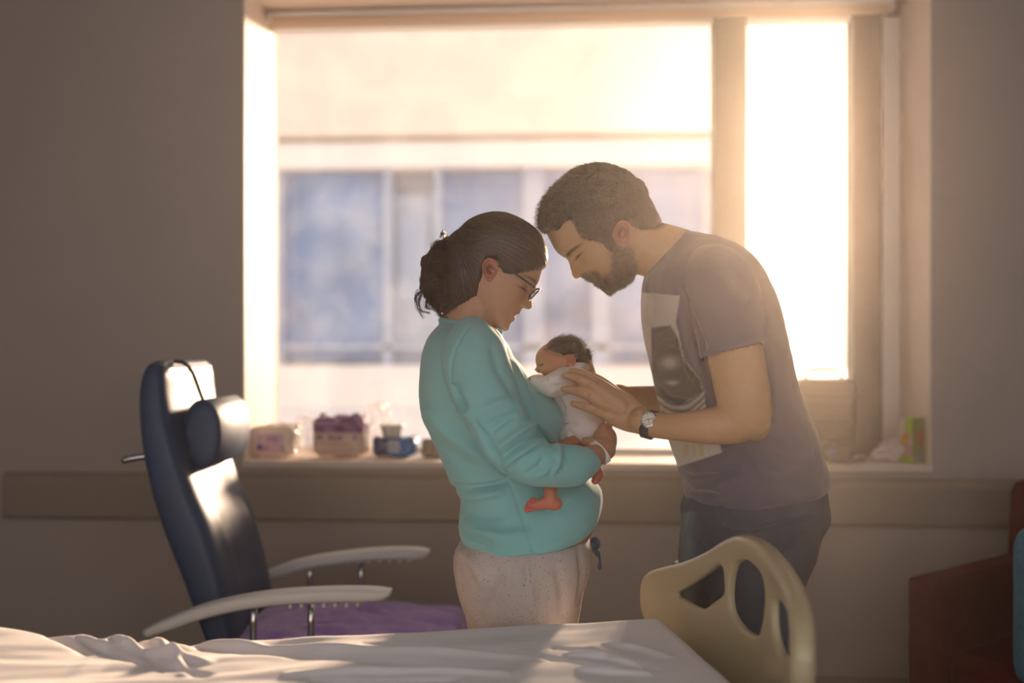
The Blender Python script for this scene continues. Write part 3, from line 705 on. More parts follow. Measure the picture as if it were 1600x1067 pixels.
VB = hb.bump(VB, ea2-.001, eb2-.001, .019, .0035, .008, .0045, .008)
ka, kb = hb.loc(856, 578); VB = hb.bump(VB, ka, kb, .030, .005, .018, .012, .014)
pB = [(VB, hb.F), tube(*pt((884, 575, DB, .030), (889, 592, DB, .028), (894, 605, DB, .036)), n=20),
      tube(*pt((893, 600, DB, .036), (902, 635, DB, .042), (908, 668, DB-.01, .044), (906, 684, DB-.02, .038)), n=24),
      # near leg: thigh, shin under the mother's forearm, foot
      tube(*pt((900, 692, 2.13, .020), (882, 700, 2.085, .016), (868, 703, 2.05, .016)), n=16),
      tube(*pt((868, 703, 2.045, .0165), (864, 722, 2.025, .017), (861, 752, 2.0, .0155), (860, 770, 1.985, .0135), (862, 782, 1.98, .013)), n=18),
      tube(*pt((868, 787, 1.98, .0135), (857, 785, 1.98, .0135), (843, 788, 1.978, .0110), (833, 790, 1.976, .0085)), n=18, flat=.8, ref=[0, 0, 1]),
      # far leg and foot, near the mother's wrist
      tube(*pt((912, 684, 2.20, .028), (925, 700, 2.16, .020), (929, 722, 2.12, .014), (930, 734, 2.10, .012)), n=16),
      tube(*pt((931, 732, 2.10, .011), (935, 742, 2.09, .010), (930, 751, 2.08, .008)), n=14)]
toes = []
for k, (x, y) in enumerate(((823, 796.5), (823, 791.6), (825, 787.4), (828, 783.8), (831, 780.8))):
    toes.append(finger([(834, y-1, 1.972+.002*k, .0040), (x, y, 1.970+.003*k, .0040 if k else .0052)], 8))
# hands at the sleeve ends
pB.append(tube(*pt((848, 600, 2.12, .012), (838, 597, 2.115, .011), (831, 594, 2.115, .009)), n=14))
BbV, BbF = remesh(pB, .0019, 2, .5)
BbV = snap(BbV, (VB, hb.F), [(862, 594), (832, 588), (828, 560), (845, 535), (880, 520), (905, 532), (905, 560), (885, 570)])
px, py, dd = proj(BbV); col = np.tile(np.array(SKIN_B), (len(BbV), 1))
q = BbV-hb.o; qa, qb, ql = q@hb.N, q@hb.U, np.abs(q@hb.S)
col = blend(col, lin((214, 110, 92)), .75*np.clip((py-765)/25, 0, 1))
col = blend(col, lin((200, 100, 84)), .7*((py > 720) & (px > 915)))
col = blend(col, lin((196, 96, 84)), .7*np.exp(-(((px-838)/5)**2+((py-580)/5)**2))*(py < 590))
col = blend(col, lin((70, 45, 38)), .95*(py < 590)*np.clip(1.8*np.exp(-((qb-(eb2-.0015))/.0017)**2)*np.exp(-((ql-.020)/.010)**4)*(qa > ea2-.02), 0, 1))
hbx, hby = proj(hb.o + ((BbV-hb.o)@hb.N)[:, None]*hb.N + ((BbV-hb.o)@hb.U)[:, None]*hb.U)[:2]
col = blend(col, (.05, .03, .018), .75*(py < 590)*soft_poly(hbx, hby, [(858, 532), (850, 545), (860, 552), (873, 555), (884, 556), (893, 553), (900, 590), (925, 585), (928, 540), (900, 515), (868, 518)], 6))
EB = ear(hb.pos(*hb.loc(890, 564), .0475), (hb.U*.95-hb.N*.2), (hb.N*.95+hb.U*.2), hb.S*.9-hb.N*.4, .026)
V2, F2 = join([(BbV, BbF), EB]+toes)
c2 = np.vstack([col, ear_shade_col(EB, lin((200, 120, 94)), lin((110, 56, 42))), np.tile(np.array(lin((214, 108, 90))), (len(V2)-len(col)-len(EB[0]), 1))])
obj('body', V2, F2, M['skin_w'], baby, True, c2, label='reddish newborn skin, bare feet')
bm_poly = [(862, 533), (853, 545), (862, 551), (873, 553), (880, 557), (884, 553), (893, 553), (898, 560), (897, 572), (893, 578), (900, 590), (925, 585), (928, 540), (900, 515), (868, 518)]
HB = cap(hb, VB, hb.F, bm_poly, lambda x, y: .0012+.0022*np.clip((x-865)/25, 0, 1), nz=(120, .0010))
obj('hair', HB, hb.F, mat('baby_hair', (.040, .024, .014), .7, noise_s=150, noise_a=.5, bump_s=300, bump=.8), baby)
L = []
FQb = np.array([f for f in hb.F if len(f) == 4]); NHb = normals(VB, FQb); sgb = np.sign(((VB-VB.mean(0))*NHb).sum(1).mean())
cbx, cby = proj(hb.o + ((VB-hb.o)@hb.N)[:, None]*hb.N + ((VB-hb.o)@hb.U)[:, None]*hb.U)[:2]
wb_ = soft_poly(cbx, cby, [(862, 533), (853, 545), (862, 551), (873, 553), (884, 556), (898, 560), (900, 585), (925, 585), (928, 540), (900, 515), (868, 518)], 5); ok = np.nonzero(wb_ > .08)[0]
for i in rng.choice(ok, 3000):
    if rng.random() > wb_[i]*1.3: continue
    n_ = NHb[i]*sgb; p = VB[i]+rng.normal(size=3)*.0008; d_ = -hb.N*.75-hb.U*.15+rng.normal(size=3)*.3; l = rng.uniform(.006, .013)
    L.append((np.array([p+n_*.0002, p+d_*l*.4+n_*.0022, p+d_*l*.75+n_*.0024, p+d_*l+n_*.0016]), .00035))
for i in range(60):
    t = rng.uniform(0, 1); x0 = 866+38*t; y0 = 531.5-7*math.sin(math.pi*t)
    L.append(curl([(x0, y0+1, DB+rng.normal()*.012), (x0-1, y0-3, DB+rng.normal()*.012), (x0-2+5*rng.random(), y0-6, DB)], .0004, 1, 8, .0003))
o = obj('hair_strand', *strands(L), bpy.data.materials['baby_hair'], baby); o['kind'] = 'stuff'
M['cotton'] = mat('white_cotton', (.92, .83, .76), .9, noise_s=20, noise_a=.04, bump_s=700, bump=.25, sheen=.2, trans=.2, dist=.0008)
pO = [fb_loft([(906, 570, 876, 584, .030), (913, 576, 862, 590, .046), (922, 592, 848, 600, .054), (930, 612, 862, 622, .055), (937, 634, 874, 644, .056), (945, 655, 874, 660, .060), (947, 672, 868, 678, .062), (940, 688, 872, 692, .056), (924, 697, 892, 698, .034)], DB, 50, 40, 2.2),
      tube(*pt((882, 594, 2.12, .028), (864, 601, 2.10, .026), (850, 601, 2.10, .020), (838, 598, 2.105, .015)), n=20),
      tube(*pt((882, 594, 2.22, .028), (860, 601, 2.23, .026), (842, 597, 2.22, .018), (833, 595, 2.21, .013)), n=20),
      tube(*pt((893, 580, 2.125, .010), (902, 572, 2.135, .010), (910, 569, 2.15, .0095), (914, 574, 2.18, .010)), n=12)]
OV, OF = remesh(pO, .0026, 4)
OV = folds(OV, OF, [([(868, 612), (874, 628), (884, 640)], -.004, 3), ([(876, 618), (888, 634), (886, 650)], .003, 2.5), ([(858, 602), (872, 604), (886, 600)], -.003, 3), ([(876, 664), (890, 660), (904, 662)], -.003, 2.5),
                    ([(876, 672), (890, 674), (900, 684)], -.003, 2.5), ([(884, 678), (896, 690)], .003, 2.5), ([(872, 590), (886, 588), (904, 580)], .002, 2.5), ([(845, 596), (852, 586), (856, 600)], -.003, 2.5), ([(900, 650), (918, 648), (936, 655)], -.002, 4)])
N = normals(OV, OF); OV += N*(.0020*vnoise(OV, 30, 3)+.0007*vnoise(OV, 80, 5))[:, None]
obj('bodysuit', OV, OF, M['cotton'], baby, label='white cotton long-sleeved bodysuit')

# ------------------------------------------------------------------ man
DM = 2.2
man = thing('person', 'bearded man in dark printed T-shirt and jeans bending over the baby, watch on wrist', 'person', C((1165-800)*DM/1600, DM+.03, 0))
M_mid = [(988, 427.9), (983, 434), (977.7, 445), (971, 452.8), (962, 458.7), (952.8, 459.4), (944.9, 455.4), (938.4, 448.8), (931.8, 446.2), (927.9, 443.6), (924.6, 438.6), (918.7, 438.4), (912.5, 434.4), (909.5, 431.2),
         (903, 435), (898.4, 436), (894.4, 431.8), (891.2, 420), (888.5, 409.5), (884.6, 403), (879.3, 400.6), (872.8, 396.4), (866.2, 388.5), (859.7, 375.4), (854.4, 365), (851, 350)]
M_rings = [(962, 457, 985, 440, .018), (953, 455, 1003, 418, .038), (942, 449, 1020, 385, .052), (927, 439, 1024, 345, .059), (911, 429, 1012, 318, .064), (899, 417, 1000, 298, .069),
           (887, 404, 988, 283, .072), (877, 397, 976, 273, .075), (867, 388, 961, 267, .078), (859, 374, 946, 263, .079), (853, 355, 930, 262, .076), (852, 336, 913, 266, .067), (857, 318, 897, 274, .050), (864, 303, 882, 286, .027)]
hm_ = Head(DM, (-.664, .748), M_rings, M_mid)
_, nb = hm_.loc(906, 433); _, lb = hm_.loc(925, 441)
VM = hm_.feature(hm_.V, nb, lb)
ea3, eb3 = hm_.loc(897, 402.5)
VM = hm_.bump(VM, ea3+.006, eb3+.002, .031, -.012, .02, .013, .017)
VM = hm_.bump(VM, ea3-.003, eb3-.001, .032, .0075, .014, .009, .012)
ka, kb = hm_.loc(921, 409); VM = hm_.bump(VM, ka, kb, .050, .004, .03, .015, .02)
na, nb2 = hm_.loc(905, 428); VM = hm_.bump(VM, na, nb2, .013, .005, .008, .006, .006)
ba_, bb_ = hm_.loc(885, 399); VM = hm_.bump(VM, ba_, bb_, .030, .004, .02, .006, .02)
pM = [(VM, hm_.F), tube(*pt((985, 380, DM, .056), (1012, 388, DM, .060), (1045, 398, DM, .063), (1080, 418, DM, .072), (1110, 450, DM, .08)), n=30),
      fb_loft([(1100, 378, 1014, 450, .12), (1145, 396, 1014, 478, .165), (1185, 440, 1016, 510, .16), (1205, 500, 1022, 545, .15), (1218, 560, 1034, 590, .14), (1234, 620, 1046, 640, .14), (1254, 680, 1062, 690, .145), (1270, 740, 1080, 750, .15),
               (1272, 800, 1082, 810, .155), (1262, 850, 1085, 860, .15), (1240, 910, 1100, 910, .13)], DM)]
# legs
for dd, xs in ((DM-.09, (1185, 1190, 1195)), (DM+.10, (1130, 1120, 1112))):
    p = [P(xs[0], 880, dd), P(xs[1], 1170, dd), C((xs[2]-800)*dd/1600, dd, .09)]
    pM.append(tube(p, [.085, .058, .04], 20, 30)); a = C((xs[2]-800)*dd/1600, dd, .045)
    pM.append(tube([a+Rv*.04, a-Rv*.06-Uv*.005, a-Rv*.18-Uv*.018], [.036, .036, .022], 16, 16))
# near (left) arm
pM.append(tube(*pt((1128, 440, 2.03, .060), (1138, 500, 1.99, .053), (1150, 560, 1.965, .0530), (1160, 610, 1.95, .052), (1166, 645, 1.95, .049)), n=28, m=40))
pM.append(ball(P(1170, 655, 1.952), .0385)); pM.append(ball(P(1180, 664, 1.958), .030))
pM.append(tube(*pt((1166, 655, 1.95, .040), (1140, 662, 1.955, .039), (1105, 666, 1.965, .0345), (1060, 667, 1.99, .0275), (1030, 665, 2.015, .0255), (1012, 662, 2.03, .0255), (1000, 657, 2.035, .027)), n=28, m=44, flat=.92))
# near hand: back of the hand towards us, fingers spread over the baby's back
dh = 2.045
pM.append(tube(*pt((1006, 660, 2.035, .026), (985, 650, dh, .033), (966, 638, dh, .037), (950, 628, dh, .033)), n=26, m=24, flat=.42, ref=(Uv*.75+Rv*.6)))
fingN = [[(975, 628, dh+.004, .014), (950, 609, dh+.004, .0125), (934, 598, dh+.006, .0105), (914, 586.5, dh+.010, .0092), (901, 581.5, dh+.016, .0083), (893, 579.5, dh+.022, .0068)],
         [(972, 632, dh-.004, .014), (944, 615, dh-.006, .0125), (921, 600, dh-.004, .0108), (903, 591.5, dh, .0098), (890, 587.5, dh+.008, .0085), (883, 586.5, dh+.014, .0065)],
         [(970, 642, dh-.006, .014), (942, 630, dh-.008, .0125), (920, 618, dh-.006, .0108), (900, 611, dh, .0095), (887, 608.5, dh+.006, .0082), (880, 607.5, dh+.012, .0064)],
         [(972, 656, dh-.002, .014), (948, 649, dh-.002, .0118), (930, 641, dh, .0098), (913, 635.5, dh+.006, .0086), (901, 632, dh+.010, .0074), (895, 630.5, dh+.016, .0060)]]
for f in fingN: pM.append(finger(f, 24))
for f in fingN: pM.append(ball(P(f[1][0]+1, f[1][1], f[1][2]-.003), .0115))
pM.append(finger([(985, 640, dh+.012, .016), (962, 615, dh+.035, .0135), (944, 600, dh+.06, .012), (928, 590, dh+.075, .0105), (918, 585, dh+.085, .008)]))
# far (right) arm to the baby's head
pM.append(tube(*pt((1110, 440, 2.38, .06), (1120, 540, 2.43, .052), (1115, 630, 2.44, .045), (1070, 632, 2.42, .039), (1025, 625, 2.38, .033), (985, 622, 2.33, .028), (966, 618, 2.30, .026)), n=26, m=60))
pM.append(tube(*pt((972, 621, 2.30, .022), (952, 614, 2.28, .023), (936, 606, 2.265, .021)), n=22, flat=.6))
for rows in ([(938, 608, 2.285, .011), (926, 592, 2.285, .0095), (918, 570, 2.275, .0085), (915.5, 555, 2.265, .0076), (916, 548, 2.255, .0060)],
             [(940, 608, 2.270, .011), (929, 594, 2.265, .0095), (923, 577, 2.25, .0085), (921, 563, 2.235, .0072), (920.5, 557, 2.225, .0058)],
             [(942, 610, 2.255, .011), (931, 597, 2.245, .0095), (925.5, 584, 2.225, .0085), (923, 573, 2.205, .0072), (922, 568, 2.195, .0056)],
             [(942, 614, 2.245, .010), (930, 604, 2.23, .0090), (921, 592, 2.205, .0080), (916, 584, 2.185, .0068)],
             [(946, 612, 2.29, .013), (926, 606, 2.29, .0115), (908, 596, 2.285, .0095), (899, 588, 2.275, .008)]):
    pM.append(finger(rows))
MV, MF = remesh(pM, .0029, 3, .5)
MV = snap(MV, (VM, hm_.F), [(990, 424), (975, 462), (940, 462), (890, 445), (845, 370), (840, 320), (880, 255), (950, 250), (990, 300), (965, 400)])
px, py, dd = proj(MV); N = normals(MV, MF); face = np.clip(-(N@Fv), 0, 1)
# tendons, knuckle creases, nails
for f in fingN:
    d1, _ = seg_dist(px, py, [(995, 652), (f[1][0]+6, f[1][1]+3)]); near = (dd < 2.07)*face*(py > 570)*(px < 1010)
    MV += N*(.0012*np.exp(-(d1/3)**2)*near)[:, None]
col = np.tile(np.array(SKIN_M), (len(MV), 1))
for f in fingN:
    for k in (2, 3):
        x, y = f[k][0], f[k][1]; g = np.exp(-((px-x)**2+(py-y)**2)/9.)*(dd < 2.09)*face
        col = blend(col, lin((150, 92, 70)), .45*g)
    x, y = f[-1][0]+2, f[-1][1]; g = np.clip(1.5*np.exp(-((px-x)**2/9+(py-y)**2/7)), 0, 1)*(dd < 2.10)*face
    col = blend(col, lin((214, 160, 140)), .6*g)
q = MV-hm_.o; qa, qb, ql = q@hm_.N, q@hm_.U, np.abs(q@hm_.S); headm = (px < 1000) & (py < 470)
beard_poly = [(917, 427), (930, 427), (938, 434), (950, 428), (953, 412), (951, 396), (944, 384), (955, 380), (975, 388), (985, 402), (990, 426), (980, 452), (962, 466), (938, 458), (912, 440), (910, 431)]
def latpx(V, H):
    return proj(H.o + ((V-H.o)@H.N)[:, None]*H.N + ((V-H.o)@H.U)[:, None]*H.U)[:2]
bx, by = latpx(MV, hm_)
col = blend(col, lin((66, 50, 40)), .80*headm*soft_poly(bx, by, beard_poly, 4)*(.85+.3*vnoise(MV, 120, 2)))
col = blend(col, lin((120, 84, 66)), .35*headm*soft_poly(bx, by, [(910, 430), (945, 424), (950, 384), (990, 390), (990, 440), (950, 465)], 8))
ma_, mb_ = hm_.loc(928, 443)
col = blend(col, lin((150, 86, 74)), .8*headm*np.clip(1.5*np.exp(-((qb-mb_)/.0045)**2-((ql)/.024)**2)*(qa > ma_-.02), 0, 1))
col = blend(col, lin((48, 34, 28)), .95*headm*np.clip(1.8*np.exp(-((qb-(eb3-.005-3*(ql-.03)**2))/.0020)**2)*np.exp(-((ql-.034)/.014)**2)*(qa > ea3-.03), 0, 1))
b0a, b0b = hm_.loc(888, 398)
col = blend(col, lin((46, 34, 28)), .9*headm*np.clip(1.4*np.exp(-((qb-(b0b-8*(ql-.028)**2))/.0036)**2)*np.exp(-((ql-.034)/.022)**4)*(qa > b0a-.035), 0, 1))
col = blend(col, lin((170, 104, 84)), .3*headm*np.exp(-(((bx-897)/10)**2+((by-428)/10)**2)))
col = blend(col, (.04, .028, .02), .8*soft_poly(bx, by, [(845, 372), (858, 363), (879, 354), (888, 349), (894, 354), (901, 369), (909, 379), (926, 381.5), (940, 386), (948, 392), (950, 370), (955, 352), (974, 348), (982, 358), (997, 364), (1022, 362), (1040, 352), (1040, 300), (960, 240), (860, 260), (830, 320)], 3.5)*(py < 400)*(px < 1050))
EM = ear(hm_.pos(*hm_.loc(966, 372), .070), (hm_.U*.80-hm_.N*.60), (hm_.N*.80+hm_.U*.60), hm_.S*.92-hm_.N*.36, .055)
EM2 = (EM[0] + (-2*((EM[0]-hm_.o)@hm_.S))[:, None]*hm_.S, EM[1])
V2, F2 = join([(MV, MF), EM, EM2])
ec = ear_shade_col(EM, lin((196, 132, 106)), lin((104, 62, 46))); c2 = np.vstack([col, ec, ec])
obj('body', V2, F2, M['skin_m'], man, True, c2, label='tan skin, lowered eyes, trimmed dark stubble')
mh_poly = [(843, 372), (850, 362), (858, 361), (870, 363), (879, 352), (888, 347), (894, 352), (901, 367), (909, 377), (926, 379.5), (940, 384), (946, 393), (952, 398), (953, 384), (950, 370), (955, 356),
           (964, 350), (974, 352), (982, 358), (997, 362), (1022, 360), (1040, 352), (1040, 300), (960, 240), (860, 260), (830, 320)]
HM = cap(hm_, VM, hm_.F, mh_poly, lambda x, y: .009+.007*np.exp(-((x-848)/22)**2-((y-335)/30)**2), nz=(150, .0012))
napeM = tube(*pt((975, 322, DM, .066), (992, 336, DM, .052), (1010, 344, DM, .032), (1022, 346, DM, .016)), n=30)
NV_, NF_ = remesh([(HM, hm_.F), napeM], .003, 3)
N = normals(NV_, NF_); NV_ += N*(.0016*vnoise(NV_, 130, 3)+.0016*vnoise(NV_, 60, 3))[:, None]
obj('hair', NV_, NF_, M['hair_m'], man, label='short dark hair')
# short hair ends and beard bristles
L = []
tree = BVHTree.FromPolygons([Vector(v) for v in NV_], NF_.tolist()); NN = normals(NV_, NF_)
cpx, cpy = latpx(NV_, hm_); ok = np.nonzero(soft_poly(cpx, cpy, mh_poly, 2) > .6)[0]
for i in rng.choice(ok, 4200):
    p = NV_[i]; d = NN[i]*.45+hm_.N*.65+hm_.U*.1+rng.normal(size=3)*.18; l = rng.uniform(.006, .012)
    L.append((np.array([p-NN[i]*.001, p+d*l*.5+NN[i]*.001, p+d*l]), .0005))
o = obj('hair_strand', *strands(L), M['hair_m'], man); o['kind'] = 'stuff'
L = []; vpx, vpy = latpx(VM, hm_); FQ = np.array([f for f in hm_.F if len(f) == 4]); NH = normals(VM, FQ)
sg = np.sign(((VM-VM.mean(0))*NH).sum(1).mean()); wt = soft_poly(vpx, vpy, beard_poly, 3); ok = np.nonzero((wt > .4))[0]
for i in rng.choice(ok, 6000):
    j = (i//96)*96+(i+1) % 96; j2 = min(i+96, len(VM)-1); u, v = rng.random(2)
    p = VM[i]+(VM[j]-VM[i])*u+(VM[j2]-VM[i])*v; n_ = NH[i]*sg; d = n_*.6-hm_.U*.6+rng.normal(size=3)*.25; l = rng.uniform(.003, .0065)*(.5+.5*wt[i])
    L.append((np.array([p-n_*.001, p+d*l*.6, p+d*l]), .0004))
o = obj('beard', *strands(L), M['hair_m'], man, label='short dark beard and moustache'); o['kind'] = 'stuff'
ring_ = tube([P(971.5, 386, DM-.079)+.0045*(Rv*math.cos(a)+Uv*math.sin(a)) for a in np.linspace(0, 2*math.pi, 16)], .0009, 6, 24, round_ends=False)
obj('earring', *ring_, mat('silver', (.7, .68, .64), .25, metal=1), man, label='small silver earring')

# T-shirt with the print
M['tee'] = mat('dark_tee', attr=True, rough=.92, bump_s=900, bump=.2, sheen=.25, noise_s=9, noise_a=.05, dist=.0008)
torM = fb_loft([(1072, 360, 1010, 430, .070), (1090, 364, 1006.5, 436, .10), (1118, 372, 1005, 448, .15), (1150, 388, 1004, 464, .185), (1176, 412, 1003.5, 482, .20), (1198, 450, 1004.5, 508, .202), (1212, 490, 1009, 535, .198), (1226, 545, 1018, 575, .185),
                (1238, 592, 1026, 612, .175), (1252, 632, 1036, 652, .168), (1268, 672, 1048, 692, .168), (1279, 710, 1059, 722, .175), (1286.5, 738, 1066, 745, .182), (1287, 750, 1071, 765, .186), (1281, 760, 1076, 786, .184)], DM, 90, 64, 2.35)
sM = tube(*pt((1105, 420, 2.10, .055), (1122, 440, 2.04, .072), (1132, 475, 2.005, .072), (1140, 510, 1.985, .068), (1146, 540, 1.972, .067), (1147.5, 546, 1.971, .0665)), n=36, m=50, round_ends=False)
sM2 = tube(*pt((1100, 420, 2.30, .06), (1112, 450, 2.37, .072), (1118, 510, 2.41, .066), (1120, 560, 2.43, .062)), n=32, m=40, round_ends=False)
colM = tube([P((1072+1009)/2+31.5*math.cos(a), (361+430)/2-34.5*math.cos(a), DM)-Fv*(.070*math.sin(a)) for a in np.linspace(0, 2*math.pi, 44)], .005, 10, 90, round_ends=False)
TV, TF = remesh([torM, sM, sM2, colM], .0032, 9, .5)
TV = folds(TV, TF, [([(1062, 445), (1072, 480), (1086, 520), (1100, 552)], -.007, 6), ([(1100, 556), (1106, 585), (1116, 612), (1128, 632)], -.006, 4), ([(1070, 470), (1080, 520), (1094, 575)], .003, 6),
                    ([(1056, 490), (1062, 540), (1078, 585), (1098, 615), (1104, 640)], .003, 3), ([(1012, 450), (1018, 480), (1016, 520), (1020, 560)], -.004, 3), ([(1008, 440), (1014, 470), (1010, 510)], .003, 3),
                    ([(1022, 600), (1046, 622), (1080, 628), (1102, 618)], -.003, 4), ([(1026, 622), (1050, 638), (1085, 640)], .003, 4), ([(1063, 737), (1080, 748), (1120, 742), (1160, 730)], -.005, 5), ([(1070, 752), (1090, 760), (1130, 762)], .004, 5),
                    ([(1072, 772), (1095, 772), (1140, 778)], -.004, 4), ([(1190, 545), (1200, 600), (1208, 660)], -.004, 7), ([(1208, 690), (1235, 705), (1270, 706)], .003, 8), ([(1160, 700), (1200, 730), (1260, 740)], -.003, 9),
                    ([(1184, 700), (1215, 760), (1255, 770)], -.002, 10), ([(1135, 420), (1150, 450), (1170, 470)], -.003, 8)])
N = normals(TV, TF); TV += N*(.0025*vnoise(TV, 11, 2)+.0009*vnoise(TV, 40, 4))[:, None]
px, py, dd = proj(TV); N = normals(TV, TF)
base = np.array((.095, .085, .115)); col = np.tile(base, (len(TV), 1))
slm = soft_poly(px, py, [(1064, 440), (1100, 560), (1150, 560), (1196, 540), (1200, 430), (1120, 390)], 3)*(dd < 2.1)
torso = 1-slm
pr = soft_poly(px, py, [(995, 456), (1018, 458), (1062, 462), (1056, 503), (1068, 560), (1092, 590), (1100, 610), (1104, 645), (1122, 688), (1128, 707), (1066, 727), (1040, 735), (995, 600)], 1.0)*torso
col = blend(col, (.52, .46, .40), .97*pr)
nz = vnoise(TV, 35, 9)
cx, cy = 1050, 570
r = np.hypot((px-cx)/40, (py-cy)/58)
ph = soft_poly(px, py, [(1018, 512), (1048, 508), (1060, 530), (1068, 562), (1094, 592), (1098, 612), (1060, 634), (1026, 618), (1018, 580)], 2)*pr
dark = ph*np.clip(1.25-.35*np.sin((r-.2)*26+nz*2.2), 0, 1)
lightp = np.exp(-(((px-1046)/12)**2+((py-567)/9)**2))+.8*np.exp(-(((px-1050)/9)**2+((py-598)/4)**2))
col = blend(col, (.028, .026, .022), .97*dark*(1-np.clip(1.3*lightp, 0, 1)))
low = ((py > 600) & (py < 650))*pr*(.5+.5*np.sin((py+.12*(px-1060)**2/8)*.55+nz*2))
col = blend(col, (.05, .045, .04), .8*low)
col = blend(col, (.42, .37, .10), .6*pr*((py > 694) & (py < 712))*(np.sin(px*.5+nz*3) > -.2)*(px > 1062)*(px < 1108))
obj('t_shirt', TV, TF, M['tee'], man, True, col, label='dark grey-purple T-shirt with a faded photo print')
# jeans
M['denim'] = mat('dark_denim', attr=True, rough=.85, bump_s=700, bump=.35, noise_s=12, noise_a=.18, dist=.001)
pJ = [fb_loft([(1272, 742, 1078, 770, .168), (1281, 756, 1068, 788, .176), (1286, 785, 1066, 800, .180), (1286, 806, 1067, 822, .182), (1272, 832, 1066, 845, .18), (1266, 862, 1065, 866, .175), (1258, 885, 1066, 890, .165), (1248, 915, 1080, 915, .14)], DM, 44, 56, 2.4)]
for dd, xs in ((DM-.085, (1182, 1186, 1193)), (DM+.10, (1118, 1112, 1108))):
    p = np.array([P(xs[0], 880, dd), P(xs[0]+1, 960, dd), P(xs[1], 1170, dd), C((xs[2]-800)*dd/1600, dd, .08)])
    pJ.append(tube(p, [.096, .092, .070, .062], 28, 50, round_ends=False))
JV, JF = remesh(pJ, .004, 4)
pocket = [(1120, 795), (1122, 808), (1132, 820), (1150, 828), (1175, 828), (1200, 822), (1215, 818)]
JV = folds(JV, JF, [(pocket, -.002, 2), ([(1102, 800), (1104, 830), (1112, 860), (1120, 880)], -.003, 4), ([(1080, 800), (1078, 830), (1086, 870)], .004, 5), ([(1240, 812), (1282, 806)], -.002, 1.8), ([(1244, 818), (1284, 812)], -.0018, 1.6),
                    ([(1066, 840), (1090, 850), (1110, 870)], -.004, 5), ([(1080, 865), (1100, 885), (1110, 905)], .004, 5), ([(1270, 835), (1240, 860), (1200, 880)], -.004, 7), ([(1215, 818), (1222, 860), (1228, 900)], -.0018, 1.6)])
N = normals(JV, JF); JV += N*(.003*vnoise(JV, 12, 6)+.0012*vnoise(JV, 60, 8))[:, None]
px, py, dd = proj(JV); col = np.tile(np.array((.030, .045, .075)), (len(JV), 1))
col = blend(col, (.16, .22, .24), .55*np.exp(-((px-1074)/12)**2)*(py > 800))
d_, _ = seg_dist(px, py, pocket); col = blend(col, (.12, .10, .08), .5*np.exp(-(d_/1.6)**2)*(dd < 2.2))
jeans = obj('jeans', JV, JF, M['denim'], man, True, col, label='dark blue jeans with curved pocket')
for dd, x in ((DM-.085, 1193), (DM+.10, 1108)):
    a = C((x-800)*dd/1600, dd, .05)
    obj('shoe', *remesh([tube([a+Rv*.06-Uv*.012, a-Rv*.06-Uv*.010, a-Rv*.20-Uv*.022], [.040, .042, .028], 18, 18)], .006, 2), M['shoe'], man)
# watch
wc = P(1014, 656, 2.008); wn_ = -Fv*.86+Uv*.36-Rv*.36; wn_ /= np.linalg.norm(wn_)
fa = P(1030, 665, 2.015)-P(1000, 657, 2.035); fa /= np.linalg.norm(fa); u1 = np.cross(wn_, fa); u1 /= np.linalg.norm(u1); f1 = np.cross(u1, wn_)
def disc(c, ax, r, t, n=36, bev=.15):
    a_ = np.cross(ax, fa); a_ /= np.linalg.norm(a_); b_ = np.cross(ax, a_)
    cs = [c-ax*t/2, c-ax*t/2, c+ax*t*.25, c+ax*t/2, c+ax*t/2]; rs = [r*.8, r, r, r*(1-bev), r*.02]
    return loft(cs, [a_*x for x in rs], [b_*x for x in rs], 2.0, n)
M['steel'] = mat('watch_steel', (.75, .70, .64), .22, metal=1)
watch = obj('watch_case', *disc(wc, wn_, .0172, .008), M['steel'], man, label='round steel wristwatch with cream dial')
obj('watch_dial', *disc(wc+wn_*.0040, wn_, .0140, .0008), mat('cream_dial', (.78, .70, .58), .5), watch)
hands_ = []
for an, ln in ((1.2, .009), (4.0, .0065), (2.6, .010)):
    e_ = u1*math.cos(an)+f1*math.sin(an); hands_.append(tube([wc+wn_*.0052, wc+wn_*.0052+e_*ln], .00045, 6, 4))
for k in range(12):
    e_ = u1*math.cos(k*math.pi/6)+f1*math.sin(k*math.pi/6); hands_.append(tube([wc+wn_*.0049+e_*.0108, wc+wn_*.0049+e_*.0128], .00045, 6, 4))
obj('watch_hand', *join(hands_), M['specs'], watch)
bc = P(1015, 663, 2.033); Vb, Fb = [], []; nn_ = 48
r1 = -Fv+Uv*.0; r1 = r1-fa*(r1@fa); r1 /= np.linalg.norm(r1); r2 = np.cross(fa, r1)
for i in range(nn_):
    a = 2*math.pi*i/nn_
    for s_, rr in ((-.0095, .0268), (.0095, .0268), (.0095, .0292), (-.0095, .0292)):
        Vb.append(bc+(r1*math.cos(a)+r2*math.sin(a))*rr+fa*s_)
for i in range(nn_):
    j = (i+1) % nn_
    for k in range(4): Fb.append((4*i+k, 4*j+k, 4*j+(k+1) % 4, 4*i+(k+1) % 4))
obj('watch_strap', Vb, Fb, mat('black_leather_strap', (.018, .02, .028), .5), man, label='black leather watch strap')

